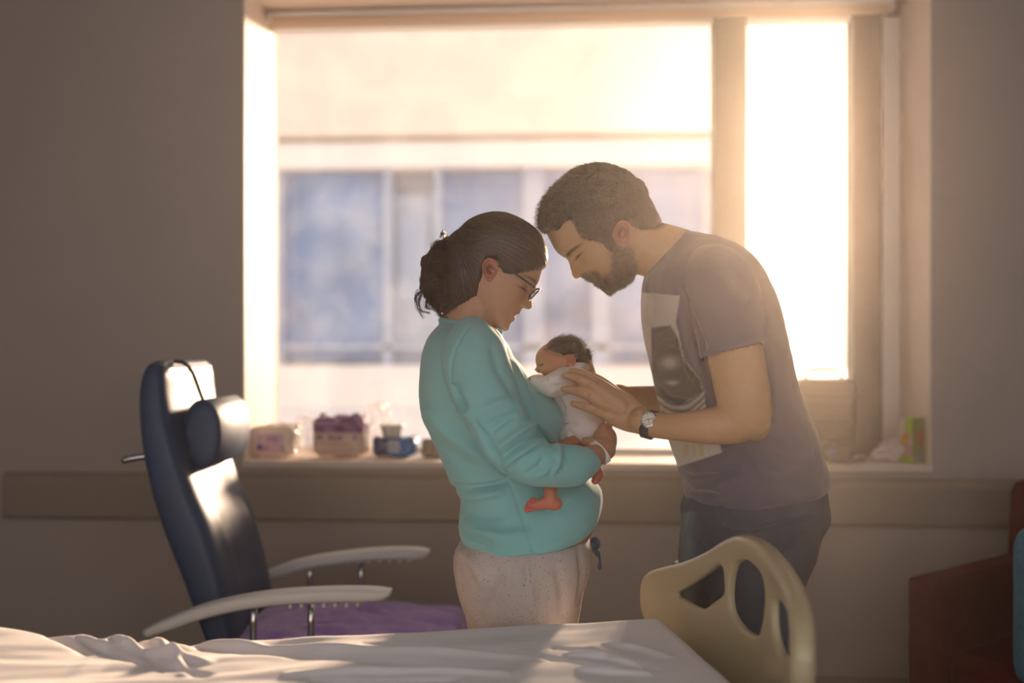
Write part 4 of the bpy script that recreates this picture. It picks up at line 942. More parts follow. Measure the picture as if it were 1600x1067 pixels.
# ================================================================== bed
BA = math.radians(9.0)
Lb = Rv*math.cos(BA)+Fv*math.sin(BA); Tb = Rv*math.sin(BA)-Fv*math.cos(BA)   # along the bed (to its foot), across it (towards us)
D0 = 2.03; B0 = C((1045-800)*D0/1600, D0, 0)     # far foot corner of the mattress at floor level
bed = thing('hospital_bed', 'hospital bed with a beige moulded plastic end board, in the foreground', 'bed', B0-Lb*1.0+Tb*.43)
def bedbox(l0, l1, w0, w1, z0, z1, name, m, par=bed, bev=.01):
    c = B0+Lb*(l0+l1)/2+Tb*(w0+w1)/2+Uv*(z0+z1)/2
    V, F = box((0, 0, 0), (l1-l0, w1-w0, z1-z0), 0, bev)
    V = V[:, :1]*Lb+V[:, 1:2]*Tb*-1+V[:, 2:]*Uv+c
    return obj(name, V, F, m, par)
M['bedplastic'] = mat('beige_bed_plastic', (.50, .41, .245), .33, coat=.15)
M['bedmetal'] = mat('cream_bed_metal', (.55, .50, .42), .4)
M['mattress'] = mat('mattress_cover', (.25, .32, .42), .6)
bedbox(-2.0, -.03, .03, .83, .56, .70, 'mattress', M['mattress'], bev=.04)
bedbox(-2.02, 0.0, .05, .81, .48, .55, 'deck', M['bedmetal'])
bedbox(-1.7, -.25, .12, .16, .30, .36, 'side_rail', M['bedmetal']); bedbox(-1.7, -.25, .70, .74, .30, .36, 'side_rail', M['bedmetal'])
for l in (-1.75, -.25):
    bedbox(l-.03, l+.03, .10, .76, .26, .32, 'cross_beam', M['bedmetal'])
    for w_ in (.12, .74):
        lg = bedbox(l-.025, l+.025, w_-.025, w_+.025, .12, .50, 'leg', M['bedmetal'])
        c = B0+Lb*l+Tb*w_+Uv*.063
        obj('caster', *tube([c-Tb*.018, c+Tb*.018], .060, 20, 6, round_ends=False), M['shoe'], lg)
# end board: moulded panel with three openings, bowed outwards in plan
_bc = np.polyfit([2.15, 2.08, 2.02, 1.91, 1.81, 1.70, 1.60, 1.52, 1.46, 1.42], [.268, .318, .347, .392, .416, .428, .427, .418, .404, .391], 4)
def bowX(D): return np.polyval(_bc, D)
outl = [(2.13, .72), (2.137, .775), (2.125, .800), (2.09, .818), (2.03, .842), (1.96, .876), (1.90, .908), (1.85, .926), (1.80, .931), (1.74, .927), (1.67, .915), (1.60, .902), (1.53, .888), (1.485, .868), (1.462, .838), (1.470, .805),
        (1.50, .782), (1.56, .762), (1.64, .745), (1.70, .728), (1.72, .70), (1.72, .45), (2.02, .45), (2.03, .66), (2.06, .69)]
def pxD(x, y, far=True):
    k = (x-800)/1600; Ds = np.linspace(1.2, 2.2, 2001); f = bowX(Ds)-k*Ds; z = np.nonzero(np.diff(np.sign(f)))[0]
    if len(z) == 0: D = Ds[np.argmin(abs(f))]
    else: D = Ds[z[-1] if far else z[0]]
    return D, 1.27-(y-550)/1600*D
hole1 = [pxD(*q_) for q_ in ((1115, 880), (1126, 884), (1128.5, 905), (1127, 932), (1110, 943), (1097, 952), (1080, 948), (1056, 936), (1050, 923), (1072, 911), (1097, 898))]
hole2 = [pxD(*q_) for q_ in ((1137, 915), (1142, 888), (1151, 876), (1164, 875), (1179, 886), (1189, 904), (1192, 936), (1188, 972), (1180, 993), (1161, 986), (1144, 966), (1137, 943))]
hole3 = [(1.695, .80), (1.705, .85), (1.685, .873), (1.64, .874), (1.575, .862), (1.525, .843), (1.515, .822), (1.55, .806), (1.60, .790), (1.655, .776)]
def curve_panel(loops, t, bev):
    cu = bpy.data.curves.new('c', 'CURVE'); cu.dimensions = '2D'; cu.fill_mode = 'BOTH'; cu.extrude = t; cu.bevel_depth = bev; cu.bevel_resolution = 4
    for lp in loops:
        K = np.array(lp+[lp[0]]); n_ = len(K)*7
        E = np.vstack([K[-2], K, K[1]]); tt = np.linspace(0, len(K)-1-1e-9, n_, endpoint=False); i = tt.astype(int); f = (tt-i)[:, None]
        a, b, c, d = E[i], E[i+1], E[i+2], E[i+3]
        Q = .5*((2*b)+(-a+c)*f+(2*a-5*b+4*c-d)*f**2+(-a+3*b-3*c+d)*f**3)
        sp = cu.splines.new('POLY'); sp.points.add(len(Q)-1)
        for p_, q_ in zip(sp.points, Q): p_.co = (q_[0], q_[1], 0, 1)
        sp.use_cyclic_u = True
    o = bpy.data.objects.new('c', cu); COL.objects.link(o); dg = bpy.context.evaluated_depsgraph_get()
    me = o.evaluated_get(dg).to_mesh(); V = np.array([v.co[:] for v in me.vertices]); F = [tuple(p.vertices) for p in me.polygons]
    o.evaluated_get(dg).to_mesh_clear(); bpy.data.objects.remove(o); return V, F
def grow(h, g):
    c = np.mean(h, 0); return [tuple(np.array(p)+(np.array(p)-c)/np.linalg.norm(np.array(p)-c)*g) for p in h]
V, F = curve_panel([outl, grow(hole1, .013), grow(hole2, .013), grow(hole3, .009)], .010, .013)
bm = bmesh.new(); vs = [bm.verts.new(v) for v in V]
for f in F:
    try: bm.faces.new([vs[i] for i in f])
    except ValueError: pass
bmesh.ops.remove_doubles(bm, verts=bm.verts, dist=1e-5); bm.verts.index_update()
V = np.array([v.co[:] for v in bm.verts]); F = [tuple(v.index for v in f.verts) for f in bm.faces]; bm.free()
V, F = remesh([(V, F)], .0042, 6, .5)
Dd = V[:, 0]; X = bowX(Dd); sl = np.polyval(np.polyder(_bc), Dd)      # dX/dD
nx = 1/np.sqrt(1+sl**2); nd = -sl*nx
rim_, _ = seg_dist(V[:, 0], V[:, 1], outl+[outl[0]])
th_ = V[:, 2]*(.40+.40*np.exp(-(rim_/.022)**2))       # thicker rolled rim
BVb = C(X+nx*(th_+.010), Dd+nd*(th_+.010), V[:, 1])
obj('end_board', BVb, F, M['bedplastic'], bed, label='beige moulded end board with three cut-outs')
pc = C(bowX(1.9)+.03, 1.9, .36); obj('board_post', *tube([pc, pc+Uv*.16], .018), M['bedmetal'], bed)
pc = C(bowX(1.78)+.03, 1.78, .36); obj('board_post', *tube([pc, pc+Uv*.16], .018), M['bedmetal'], bed)

# sheet: far edge height follows the rumpled line, hangs over the side and the foot
edge = np.array([(0, 970.6), (44, 975), (109, 983.7), (162, 996), (175, 993), (206, 999), (223, 997), (262, 999), (315, 1004), (372, 998), (437, 997), (486, 991.6), (547, 988), (612, 984), (700, 978.5),
                 (731, 976.7), (819, 971.5), (906, 969), (972, 964), (1015, 961), (1045, 967)])
EL, EZ = [], []
for x, y in edge:
    k = (x-800)/1600; A_ = B0-CAM*np.array([1, 1, 0]); Xa, Da = A_@Rv, A_@Fv
    t = (Xa-k*Da)/(math.cos(BA)-k*math.sin(BA)); D = Da-t*math.sin(BA); EL.append(-t); EZ.append(1.27-(y-550)/1600*D)
EL, EZ = np.array(EL), np.array(EZ); i = np.argsort(EL); EL, EZ = EL[i], EZ[i]
nl, nw = 620, 300
ll = np.concatenate([np.linspace(-1.75, -1.05, 90), np.linspace(-1.045, .20, nl-90)]); ww = np.concatenate([np.linspace(-.22, .50, 230), np.linspace(.51, 1.05, nw-230)])
LL, WW = np.meshgrid(ll, ww, indexing='ij')
def drape(s_, r):
    """position along and drop for arclength past an edge (s_>0 hangs)"""
    a = np.clip(s_/r, 0, math.pi/2); over = np.maximum(s_-r*math.pi/2, 0)
    return r*np.sin(a), r*(1-np.cos(a))+over
r0 = .045
pl, dl = drape(LL-(-r0), r0); lpos = np.where(LL > -r0, -r0+pl, LL); dl = np.where(LL > -r0, dl, 0)
ws = -WW; pw, dw = drape(ws-(-r0), r0); wpos = np.where(ws > -r0, r0-pw, WW); dw = np.where(ws > -r0, dw, 0)
ws2 = WW-.86; pw2, dw2 = drape(ws2+r0, r0); wpos = np.where(ws2 > -r0, .86-r0+pw2, wpos); dw2 = np.where(ws2 > -r0, dw2, 0)
corner = np.sqrt(np.maximum(dl, 1e-9)**2+np.maximum(dw, 1e-9)**2)
drop = np.maximum(corner, dw2)
drop = np.maximum(np.maximum(dl, dw), dw2)*.6+.4*corner
ez = np.interp(LL, EL, EZ)+.002; base_z = np.interp(LL, [-1.8, -1.1, -.6, 0], [.80, .765, .742, .742])
wf = np.exp(-np.maximum(WW-.02, 0)/.16)
Z = base_z*(1-wf)+ez*wf - drop
# soft folds: long diagonal ridges and a crumpled patch
def ridge(poly, amp, wd):
    d_, t_ = seg_dist(lpos, wpos, poly); return amp*np.exp(-(d_/wd)**2)*np.sin(np.clip(t_, 0, 1)*math.pi)**.5
def bp(x, y, z=.745):
    d_ = 1600*(1.27-z)/(y-550); q_ = C((x-800)*d_/1600, d_, 0)-B0; return (q_@Lb, q_@Tb)
on = np.exp(-(drop/.02)**2)
for poly, amp, wd in (([(262, 1000), (330, 1012), (470, 1026), (640, 1034), (800, 1040)], -.012, .016), ([(300, 1000), (420, 1012), (600, 1020), (760, 1024), (860, 1030)], .010, .014),
                      ([(120, 1010), (170, 1030), (240, 1050), (330, 1065)], -.012, .012), ([(165, 1000), (200, 1018), (250, 1032), (330, 1045)], .014, .013), ([(200, 1000), (230, 1030), (262, 1062)], -.010, .010),
                      ([(240, 1000), (270, 1035), (290, 1066)], .011, .011), ([(0, 1000), (80, 1012), (150, 1035)], -.012, .013), ([(20, 985), (110, 1000), (170, 1022)], .009, .012),
                      ([(440, 1060), (560, 1052), (680, 1050), (800, 1055)], .010, .010), ([(480, 1066), (600, 1062), (720, 1061)], -.009, .008), ([(560, 1004), (700, 1010), (820, 1022), (880, 1034)], -.007, .012),
                      ([(860, 1012), (930, 1018), (990, 1030)], -.009, .008), ([(880, 1022), (950, 1030), (1010, 1042)], .010, .009), ([(850, 1026), (920, 1038), (980, 1048)], -.008, .008), ([(920, 1012), (955, 1030), (1000, 1036), (1030, 1048)], -.008, .007),
                      ([(900, 1046), (960, 1050), (1020, 1052)], .008, .008), ([(940, 1006), (1000, 1014), (1050, 1028)], .006, .010)):
    Z += ridge([bp(*q_) for q_ in poly], amp*1.15, wd)*on
nzv = np.array([noise.noise(Vector((l*3.2+w_*2.2, w_*16+l*2.5, 1.3))) for l, w_ in zip(lpos.ravel(), wpos.ravel())]).reshape(lpos.shape)
nz2 = np.array([noise.noise(Vector((l*11, w_*30+l*6, 7.3))) for l, w_ in zip(lpos.ravel(), wpos.ravel())]).reshape(lpos.shape)
Z += (.006*nzv+.0028*nz2)*on*(.4+.6*np.clip((-.15-lpos)/.4, 0, 1))
hangw = np.clip(dw/.08, 0, 1)*.012*np.sin(lpos*38+3*nzv)
V = B0[None]+lpos.ravel()[:, None]*Lb+(wpos.ravel()-hangw.ravel())[:, None]*Tb+Z.ravel()[:, None]*Uv
n1, n2 = LL.shape; I = np.arange(n1*n2).reshape(n1, n2)
F = np.stack([I[:-1, :-1], I[1:, :-1], I[1:, 1:], I[:-1, 1:]], -1).reshape(-1, 4)
M['sheet'] = mat('white_sheet', (.88, .81, .80), .85, bump_s=1200, bump=.12, sheen=.2, dist=.0006)
sh = obj('bed_sheet', V, F, M['sheet']); tag(sh, 'rumpled white sheet spread over the hospital bed', 'sheet')
md = sh.modifiers.new('s', 'SOLIDIFY'); md.thickness = .002; md.offset = -1

# ================================================================== recliner by the window
M['navy'] = mat('navy_leather', (.010, .040, .105), .42, spec=.35, noise_s=14, noise_a=.15, bump_s=160, bump=.12, dist=.001)
M['arm'] = mat('pale_grey_plastic', (.66, .67, .66), .45)
M['chrome'] = mat('chrome_tube', (.62, .62, .64), .2, metal=1)
def near(px, py, D=2.75): return ((px-800)*D/1600, 1.27-(py-550)*D/1600)
rec = thing('recliner', 'navy leather hospital recliner with pale grey arms, by the window', 'armchair', C(-.62, 3.0, 0))
rr = [(343, 1010, 56), (325, 945, 72), (311, 900, 78), (290, 840, 84), (268, 782, 80), (250, 722, 72), (239, 672, 62), (234, 622, 54), (235, 588, 46), (240, 572, 34), (243, 565, 14)]
cs, A_, B_ = [], [], []
K = []
for i, (x, y, t) in enumerate(rr):
    X, z = near(x, y); w_ = .25 if i < 8 else (.25, .243, .225, .19)[min(i-7, 3)]
    K.append((X, z, t*2.75/1600/2, w_))
K = spline(K, 60)
tv = np.gradient(K[:, :2], axis=0); tv /= np.linalg.norm(tv, axis=1)[:, None]
for (X, z, t, w_), (tx, tz) in zip(K, tv):
    cs.append(C(X, 3.0, z)); A_.append((Rv*tz-Uv*tx)*t); B_.append(Fv*w_)
V, F = loft(cs, A_, B_, 4.2, 72)
# vertical creases on the lumbar leather
q = V-CAM*np.array([1, 1, 0]); Dq, zq = q@Fv, q@Uv; Xq = q@Rv
frontw = np.clip((Xq-np.interp(zq, K[:, 1], K[:, 0]))*30, 0, 1)
cr = np.exp(-((zq-.80)/.16)**2)*np.sin((Dq-3.0)*70+6*zq)*np.exp(-((Dq-3.0)/.13)**2)
V = V+Rv*(frontw*(.0045*cr))[:, None]-Rv*(frontw*.018*np.exp(-((Dq-3.0)/.16)**2)*(zq < 1.0))[:, None]
obj('backrest', V, F, M['navy'], rec, label='navy leather backrest')
# back shell line, strap and head roll
Xr, zr = near(304, 680, 2.82)
roll = loft([C(Xr+.012, D, zr) for D in (2.835, 2.838, 2.85, 3.16, 3.172, 3.175)], [Uv*a for a in (.060, .088, .097, .097, .088, .060)], [Rv*a for a in (.034, .048, .054, .054, .048, .034)], 2.1, 48)
hr = obj('head_roll', *roll, M['navy'], rec, label='rolled leather head pillow')
st = [near(250, 566), near(266, 570), near(280, 590), near(291, 620), near(300, 640)]
for D in (2.87,):
    pts = [C(x+.004, D, z+.001) for x, z in st]
    obj('strap', *tube(pts, .006, 10, 24, flat=2.0, ref=Rv), M['specs'], hr)
def arm(pts, D, skew=0):
    P_ = []
    for x, y in pts: X, z = near(x, y, D); P_.append(C(X, D+skew, z))
    P_ = spline(P_, 40); T = np.gradient(P_, axis=0); T /= np.linalg.norm(T, axis=1)[:, None]
    n_ = np.cross(T, Fv); n_ = np.where((n_@Uv)[:, None] < 0, -n_, n_)
    h_ = np.interp(np.linspace(0, 1, 40), [0, .15, .8, .94, 1], [.013, .018, .020, .016, .008])
    return loft(P_-n_*h_[:, None], n_*h_[:, None], Fv*np.interp(np.linspace(0, 1, 40), [0, .1, .9, 1], [.024, .032, .034, .024])[:, None], 3.2, 28)
na_ = [(226, 982), (262, 964), (310, 946), (360, 933), (420, 923), (480, 918), (540, 916), (585, 917), (612, 920)]
fa_ = [(405, 897), (440, 882), (475, 871), (520, 863), (570, 857), (620, 854), (655, 855), (672, 858)]
a1 = obj('armrest', *arm(na_, 2.70), M['arm'], rec); a2 = obj('armrest', *arm(fa_, 3.28), M['arm'], rec)
for D, x0, x1, y0 in ((2.70, 455, 560, 945), (3.28, 545, 640, 877)):
    for k in range(7):
        X, z = near(x0+(x1-x0)*k/6, y0-2*k/6, D); obj('ratchet_tooth', *box(C(X, D, z), (.009, .03, .012), ALPHA, .002), M['arm'], a1 if D < 3 else a2)
for D, xs, yt in ((2.70, (396, 486), 945), (3.28, (484, 564), 880)):
    for x in xs:
        X, zt_ = near(x, yt, D); obj('arm_post', *tube([C(X, D, zt_), C(X, D, .36)], .0095, 14, 6, round_ends=False), M['chrome'], rec)
X, z = near(206, 716, 2.8)
obj('lever', *tube([C(X+.04, 2.80, z+.006), C(X, 2.80, z), C(X-.018, 2.80, z-.004)], [.010, .011, .011], 12), M['chrome'], rec)
def cbox(X0, X1, D0_, D1_, z0, z1, name, m, par, bev=.01, n=2):
    V, F = box(((X0+X1)/2, (D0_+D1_)/2, (z0+z1)/2), (X1-X0, D1_-D0_, z1-z0), 0, bev)
    return obj(name, C(V[:, 0], V[:, 1], V[:, 2]), F, m, par)
cbox(-.80, -.16, 2.78, 3.22, .34, .455, 'seat', M['navy'], rec, .04)
cbox(-.86, -.18, 2.69, 2.72, .33, .37, 'base_rail', M['chrome'], rec, .006); cbox(-.86, -.18, 3.27, 3.30, .33, .37, 'base_rail', M['chrome'], rec, .006)
cbox(-.78, -.75, 2.70, 3.29, .30, .34, 'cross_bar', M['chrome'], rec, .006); cbox(-.28, -.25, 2.70, 3.29, .30, .34, 'cross_bar', M['chrome'], rec, .006)
for X in (-.80, -.24):
    for D in (2.705, 3.285):
        lg = obj('leg', *tube([C(X, D, .34), C(X, D, .07)], .014, 14, 6, round_ends=False), M['chrome'], rec)
        obj('caster', *tube([C(X, D-.012, .035), C(X, D+.012, .035)], .034, 18, 4, round_ends=False), M['shoe'], lg)
fr = cbox(-.15, -.10, 2.80, 3.20, .10, .40, 'footrest', M['navy'], rec, .02)
# purple blanket heaped on the seat
nx_, ny_ = 150, 110; gx, gy = np.meshgrid(np.linspace(-.80, -.13, nx_), np.linspace(2.76, 3.24, ny_), indexing='ij')
top = .458+.045*np.exp(-((gx+.52)/.22)**2-((gy-3.03)/.20)**2)
nn = np.array([noise.noise(Vector((x*7+y*3, y*11, 2.2))) for x, y in zip(gx.ravel(), gy.ravel())]).reshape(gx.shape)
top += .020*np.abs(nn)+.012*np.sin(gx*30+gy*18+5*nn)*np.exp(-((gx+.5)/.3)**2)*.4+.014
edge_ = np.minimum(np.minimum(gx+.80, -.13-gx), np.minimum(gy-2.76, 3.24-gy)); top -= .06*np.exp(-(edge_/.02)**2)
V = np.vstack([C(gx, gy, top).reshape(-1, 3), C(gx, gy, top-.010).reshape(-1, 3)])
I = np.arange(nx_*ny_).reshape(nx_, ny_); Ft = np.stack([I[:-1, :-1], I[1:, :-1], I[1:, 1:], I[:-1, 1:]], -1).reshape(-1, 4)
bl_ = np.concatenate([I[:, 0], I[-1, 1:], I[::-1, -1][1:], I[0, ::-1][1:-1]]); nt_ = nx_*ny_
F = Ft.tolist()+(Ft[:, ::-1]+nt_).tolist()+[(int(bl_[i]), int(bl_[(i+1) % len(bl_)]), int(bl_[(i+1) % len(bl_)])+nt_, int(bl_[i])+nt_) for i in range(len(bl_))]
o = obj('blanket', V, F, mat('purple_fleece', (.28, .15, .52), .95, noise_s=40, noise_a=.25, bump_s=300, bump=.8, sheen=.5, dist=.002)); tag(o, 'crumpled purple fleece blanket heaped on the recliner seat', 'blanket')

# ================================================================== dark red armchair at the right
M['red'] = mat('dark_red_fabric', (.060, .002, .004), .9, spec=.08, noise_s=60, noise_a=.2, bump_s=500, bump=.3)
ra = thing('armchair', 'dark red fabric armchair at the right edge under the window wall', 'armchair', C(1.62, 3.05, 0))
g1 = np.array([math.cos(math.radians(38)), math.sin(math.radians(38))]); g2 = np.array([g1[1], -g1[0]])
def abox(u0, u1, v0, v1, z0, z1, name, m, par=ra, bev=.02, tilt=0):
    V, F = box(((u0+u1)/2, (v0+v1)/2, (z0+z1)/2), (u1-u0, v1-v0, z1-z0), 0, bev)
    u = V[:, 0]+tilt*(V[:, 2]-z0); X = 1.175+u*g1[0]+V[:, 1]*g2[0]; D = 2.94+u*g1[1]+V[:, 1]*g2[1]
    return obj(name, C(X, D, V[:, 2]), F, m, par)
abox(0, .60, -.05, .05, .12, .62, 'arm', M['red']); abox(0, .60, .60, .70, .12, .62, 'arm', M['red'])
abox(.03, .55, .055, .595, .18, .42, 'seat', M['red'], bev=.04); abox(.50, .60, -.04, .69, .15, .86, 'backrest', M['red'], bev=.045, tilt=.10)
for u in (.05, .55):
    for v in (0, .65): abox(u-.02, u+.02, v-.02, v+.02, 0, .13, 'leg', M['specs'], bev=.004)
cu_ = remesh([(lambda V, F: (C(1.458+(V[:, 0])*.8, 2.73+V[:, 1]+V[:, 0]*.3, .62+V[:, 2]+.15*V[:, 0]), F))(*box((0, 0, 0), (.34, .12, .42), 0, .05))], .012, 8)
o = obj('cushion', *cu_, mat('teal_cushion', (.03, .16, .24), .85, noise_s=90, noise_a=.25, bump_s=250, bump=.5)); tag(o, 'teal blue cushion standing on the red armchair', 'cushion')

# ================================================================== things on the sill
YS = 3.86
def S(px, py, Y=YS): return PW(px, py, Y)
zt_s = zs
def soft(cx, w_, h_, d_, seed, name, m, label, cat, colf=None, top_amp=.012, Y=YS, vox=.004, group=None, amp=.006):
    x = S(cx, 700, Y)[0]; V, F = remesh([box((x, Y, zt_s+h_/2+.004), (w_, d_, h_), 0, min(w_, d_, h_)*.22)], vox, 6)
    N = normals(V, F); V = V+N*(amp*vnoise(V, 18, seed)+amp*.4*vnoise(V, 50, seed+3))[:, None]
    V[:, 2] += top_amp*np.clip((V[:, 2]-zt_s-h_*.5)/(h_*.5), 0, 1)*vnoise(np.c_[V[:, 0], V[:, 1], V[:, 0]*0], 22, seed+5)
    V[:, 2] = np.maximum(V[:, 2], zt_s+.001)
    u = (V[:, 0]-x)/w_+.5; v = (V[:, 2]-zt_s)/h_
    c = colf(u, v, V) if colf else None
    o = obj(name, V, F, m, None, True, c); tag(o, label, cat, group); return o
M['pack'] = mat('printed_plastic_wrap', attr=True, rough=.28, trans=.25)
def rect(c, u, v, r_, colr, w_=.02):
    k = np.clip((u-r_[0])/w_, 0, 1)*np.clip((r_[1]-u)/w_, 0, 1)*np.clip((v-r_[2])/(w_*1.5), 0, 1)*np.clip((r_[3]-v)/(w_*1.5), 0, 1); return blend(c, colr, k)
def diap(u, v, V):
    c = np.tile(np.array((.78, .72, .66)), (len(u), 1))
    c = rect(c, u, v, (.22, .80, .15, .80), (.62, .48, .62)); 
    for k in range(4): c = rect(c, u, v, (.44+.065*k, .485+.065*k, .52, .70), (.30, .05, .22), .008)
    c = rect(c, u, v, (.22, .35, .24, .44), (.12, .08, .32), .01); c = rect(c, u, v, (.38, .46, .26, .40), (.38, .22, .36), .01); c = rect(c, u, v, (.74, .80, .18, .40), (.30, .30, .55), .01)
    c = rect(c, u, v, (.50, .70, .22, .34), (.72, .5, .66), .01); return c
soft(429, .185, .115, .12, 3, 'diaper_pack', M['pack'], 'white diaper pack with lilac print, leftmost on the window sill', 'diaper pack', diap)
def pads(u, v, V):
    c = np.tile(np.array((.68, .58, .50)), (len(u), 1))
    c = rect(c, u, v, (-.1, 1.1, .62, 1.4), (.24, .09, .28)); c = rect(c, u, v, (.02, .6, .82, .93), (.50, .36, .62), .04)
    for k, (a_, b_) in enumerate(((.10, .15), (.17, .22), (.33, .38), (.40, .45), (.48, .53), (.55, .60), (.80, .86))): c = rect(c, u, v, (a_, b_, .46, .58), (.22, .08, .26), .008)
    c = rect(c, u, v, (.0, .75, .33, .385), (.62, .20, .14), .02); return c
soft(533, .20, .150, .13, 8, 'diaper_pack', M['pack'], 'taller diaper pack with dark purple top in the middle of the left sill', 'diaper pack', pads, .03)
def wipes(u, v, V):
    c = np.tile(np.array((.02, .20, .52)), (len(u), 1)); c = rect(c, u, v, (-.1, .40, -.1, 1.2), (.04, .08, .22), .05); c = rect(c, u, v, (.36, .66, .25, .95), (.50, .52, .58), .03); return c
soft(618, .165, .072, .10, 12, 'wipes_pack', M['pack'], 'blue packet of baby wipes between diaper pack and sweater', 'wipes', wipes, .015)
tub = thing('tub', 'small round white tub standing on the blue wipes packet', 'tub', (S(612, 690)[0], YS, zt_s+.078))
x = S(612, 690)[0]
obj('cup', *loft([(x, YS, zt_s+z) for z in (.074, .078, .112, .114)], [np.array([1, 0, 0])*a for a in (.03, .034, .042, .042)], [np.array([0, 1, 0])*a for a in (.03, .034, .042, .042)], 2, 32), mat('white_tub', (.72, .68, .60), .5), tub)
obj('lid', *loft([(x, YS, zt_s+z) for z in (.114, .115, .122, .124)], [np.array([1, 0, 0])*a for a in (.045, .047, .047, .040)], [np.array([0, 1, 0])*a for a in (.045, .047, .047, .040)], 2, 32), mat('white_lid', (.8, .76, .70), .4), tub)
soft(682, .11, .058, .09, 21, 'pouch', mat('taupe_cloth', (.34, .27, .22), .9), 'small taupe cloth pouch on the sill behind the mint sweater', 'pouch', None, .02)
# clear plastic bags
M['bagfilm'] = clear_mat('clear_plastic_film', (.93, .92, .94), .90, .22, .10, .18)
def film(cx, w_, h_, seed, label, Y):
    x = S(cx, 700, Y)[0]; bm = bmesh.new(); bmesh.ops.create_icosphere(bm, subdivisions=4, radius=1); bm.verts.index_update()
    V = np.array([v.co[:] for v in bm.verts]); F = [tuple(v.index for v in f.verts) for f in bm.faces]; bm.free()
    r_ = 1+.30*vnoise(V, 2.2, seed)+.16*np.abs(vnoise(V, 5, seed+2)); V = V*r_[:, None]*np.array([w_/2, .045, h_/2])+np.array([x, Y, zt_s+h_*.52])
    V[:, 2] = np.maximum(V[:, 2], zt_s+.002); o = obj('plastic_bag', V, F, M['bagfilm'], None, False); tag(o, label, 'bag')
film(474, .10, .15, 31, 'crumpled clear plastic bag between the two diaper packs', YS-.02)
film(590, .11, .20, 44, 'crumpled clear plastic bag above the blue wipes packet', YS+.085)
# black bag with handle, right part of the sill
M['bagblk'] = mat('black_nylon', (.035, .035, .030), .75, bump_s=400, bump=.2)
bg_ = thing('camera_bag', 'black soft bag with a top handle on the right of the sill', 'bag', (S(1292, 700)[0], YS+.03, zt_s))
xb = S(1292, 700)[0]; V, F = remesh([box((xb, YS+.04, zt_s+.152), (.225, .14, .296), 0, .03)], .006, 5); V = V+normals(V, F)*(.004*vnoise(V, 14, 3))[:, None]; V[:, 2] = np.maximum(V[:, 2], zt_s+.001)
obj('bag_body', V, F, M['bagblk'], bg_)
V, F = remesh([box((xb, YS-.045, zt_s+.085), (.18, .03, .13), 0, .012)], .005, 5); obj('front_pocket', V, F, M['bagblk'], bg_)
lidp = tube([(xb-.112, YS-.03, zt_s+.235), (xb, YS-.034, zt_s+.228), (xb+.112, YS-.03, zt_s+.235)], .004, 8); obj('lid_piping', *lidp, M['bagblk'], bg_)
obj('handle', *tube([(xb-.07, YS+.04, zt_s+.295), (xb-.062, YS+.04, zt_s+.318), (xb-.03, YS+.04, zt_s+.330), (xb+.01, YS+.04, zt_s+.332), (xb+.05, YS+.04, zt_s+.322), (xb+.068, YS+.04, zt_s+.295)], .0055, 12, 40, flat=2.0, ref=(0, 0, 1)), M['bagblk'], bg_)
# camera-like dark case with strap in front of it
xc = S(1302, 700, YS-.09)[0]; Yc = YS-.095
cs_ = thing('camera', 'black camera with a looped strap lying on the sill in front of the bag', 'camera', (xc, Yc, zt_s))
V, F = remesh([box((xc, Yc, zt_s+.036), (.12, .05, .068), 0, .01), box((xc, Yc, zt_s+.075), (.045, .04, .03), 0, .008), tube([(xc, Yc, zt_s+.036), (xc-.01, Yc-.045, zt_s+.036)], .028, 20, 6, round_ends=False)], .003, 3); obj('camera_body', V, F, M['specs'], cs_)
obj('lens_glass', *ball((xc-.0105, Yc-.044, zt_s+.036), .020, (1, .3, 1)), mat('lens_blue', (.10, .12, .22), .08, coat=1), cs_)
sp_ = [(xc-.058, Yc, zt_s+.062), (xc-.04, Yc-.03, zt_s+.082), (xc+.03, Yc-.04, zt_s+.055), (xc+.09, Yc-.02, zt_s+.040), (xc+.115, Yc, zt_s+.018), (xc+.09, Yc+.01, zt_s+.008), (xc+.04, Yc-.035, zt_s+.008), (xc-.02, Yc-.045, zt_s+.009)]
obj('strap', *tube(sp_, .004, 8, 60, flat=2.2), M['specs'], cs_)
# tissue
bm = bmesh.new(); bmesh.ops.create_icosphere(bm, subdivisions=4, radius=1); bm.verts.index_update()
V = np.array([v.co[:] for v in bm.verts]); F = [tuple(v.index for v in f.verts) for f in bm.faces]; bm.free()
V = V*(1+.5*vnoise(V, 2.4, 5)+.25*np.abs(vnoise(V, 6, 6)))[:, None]*np.array([.055, .035, .036]); xt = S(1388, 700, YS-.05)[0]; V += np.array([xt, YS-.05, zt_s+.034]); V[:, 2] += .25*(V[:, 0]-xt); V[:, 2] = np.maximum(V[:, 2], zt_s+.001)
o = obj('tissue', V, F, mat('white_tissue', (.85, .76, .76), .9, trans=.3), None, False); tag(o, 'crumpled white tissue on the sill beside the juice carton', 'tissue')
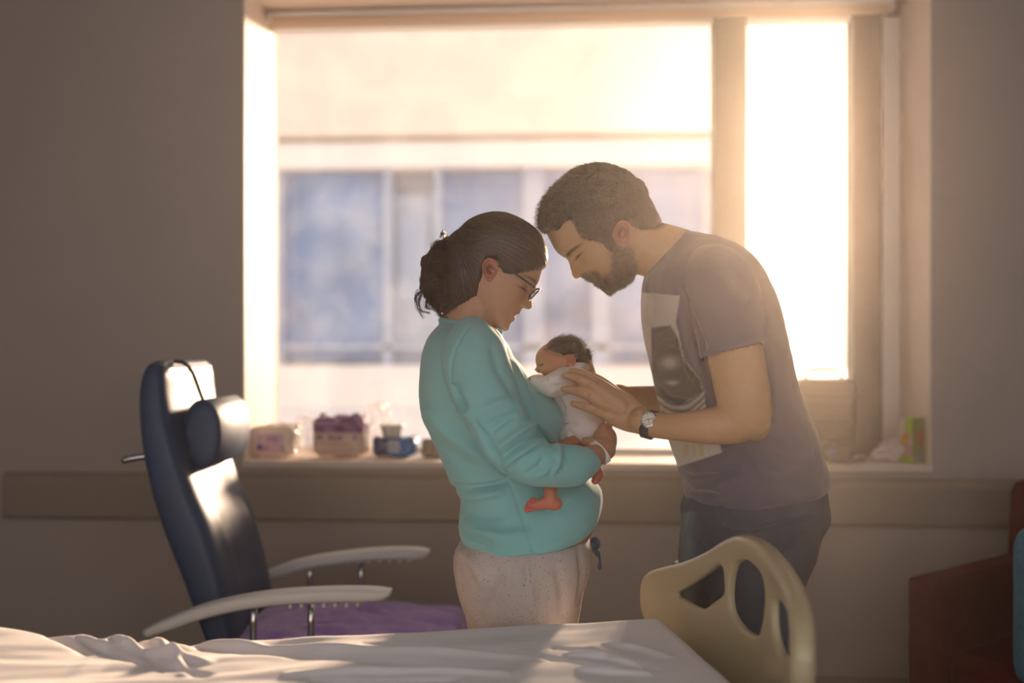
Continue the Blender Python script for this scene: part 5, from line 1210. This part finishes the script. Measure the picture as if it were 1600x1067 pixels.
# juice carton turned edge-on
def carton(px0, w_, h_, ang, label, colf, Y):
    x = S(px0, 700, Y)[0]; n_ = 26; g = np.linspace(-.5, .5, n_); g2_ = np.linspace(0, 1, 40); V, F, cl = [], [], []
    for f in range(4):
        a = ang+f*math.pi/2; nrm = np.array([math.sin(a), -math.cos(a), 0]); tg = np.array([math.cos(a), math.sin(a), 0]); k0 = len(V)
        for zz in g2_:
            for t_ in g:
                V.append(np.array([x, Y, zt_s+.001+zz*h_])+nrm*w_/2+tg*t_*w_); cl.append(colf(f, t_+.5, zz))
        for i in range(39):
            for j in range(n_-1): F.append((k0+i*n_+j, k0+i*n_+j+1, k0+(i+1)*n_+j+1, k0+(i+1)*n_+j))
    for zz, cc in ((1.0, (.5, .6, .3)), (0, (.5, .5, .4))):
        k0 = len(V)
        for f in range(4):
            a = ang+f*math.pi/2+math.pi/4; V.append(np.array([x+math.sin(a)*w_*.7071, Y-math.cos(a)*w_*.7071, zt_s+.001+zz*h_])); cl.append(cc)
        F.append((k0, k0+1, k0+2, k0+3))
    o = obj('juice_carton', V, F, mat('printed_carton', attr=True, rough=.45), None, False, np.array(cl)); return tag(o, label, 'carton')
def jc(f, u, v):
    if f % 2 == 1:    # face turned to the left
        c = (.62, .55, .40)
        if v > .62: c = (.42, .58, .04) if u > .45 else (.70, .64, .52)
        if .38 < v < .66 and (u-.45)**2*2+(v-.52)**2*9 < .16: c = (.72, .32, .03)
        if .14 < v < .40 and abs(math.sin(u*14+v*20)) > .6: c = (.50, .22, .16)
        if v < .14 or (u < .3 and v < .36): c = (.40, .55, .08)
        return c
    c = (.22, .26, .06)
    if v > .9: c = (.20, .26, .05)
    if .55 < v < .72 and .2 < u < .8: c = (.38, .16, .06)
    if .38 < v < .55 and (u-.6)**2+(v-.46)**2 < .03: c = (.42, .14, .06)
    if .04 < v < .22 and .18 < u < .84: c = (.45, .42, .36) if int(u*30) % 2 else (.12, .13, .06)
    return c
carton(1426, .066, .163, math.radians(25), 'green and orange juice carton standing at the right end of the sill', jc, YS-.08)
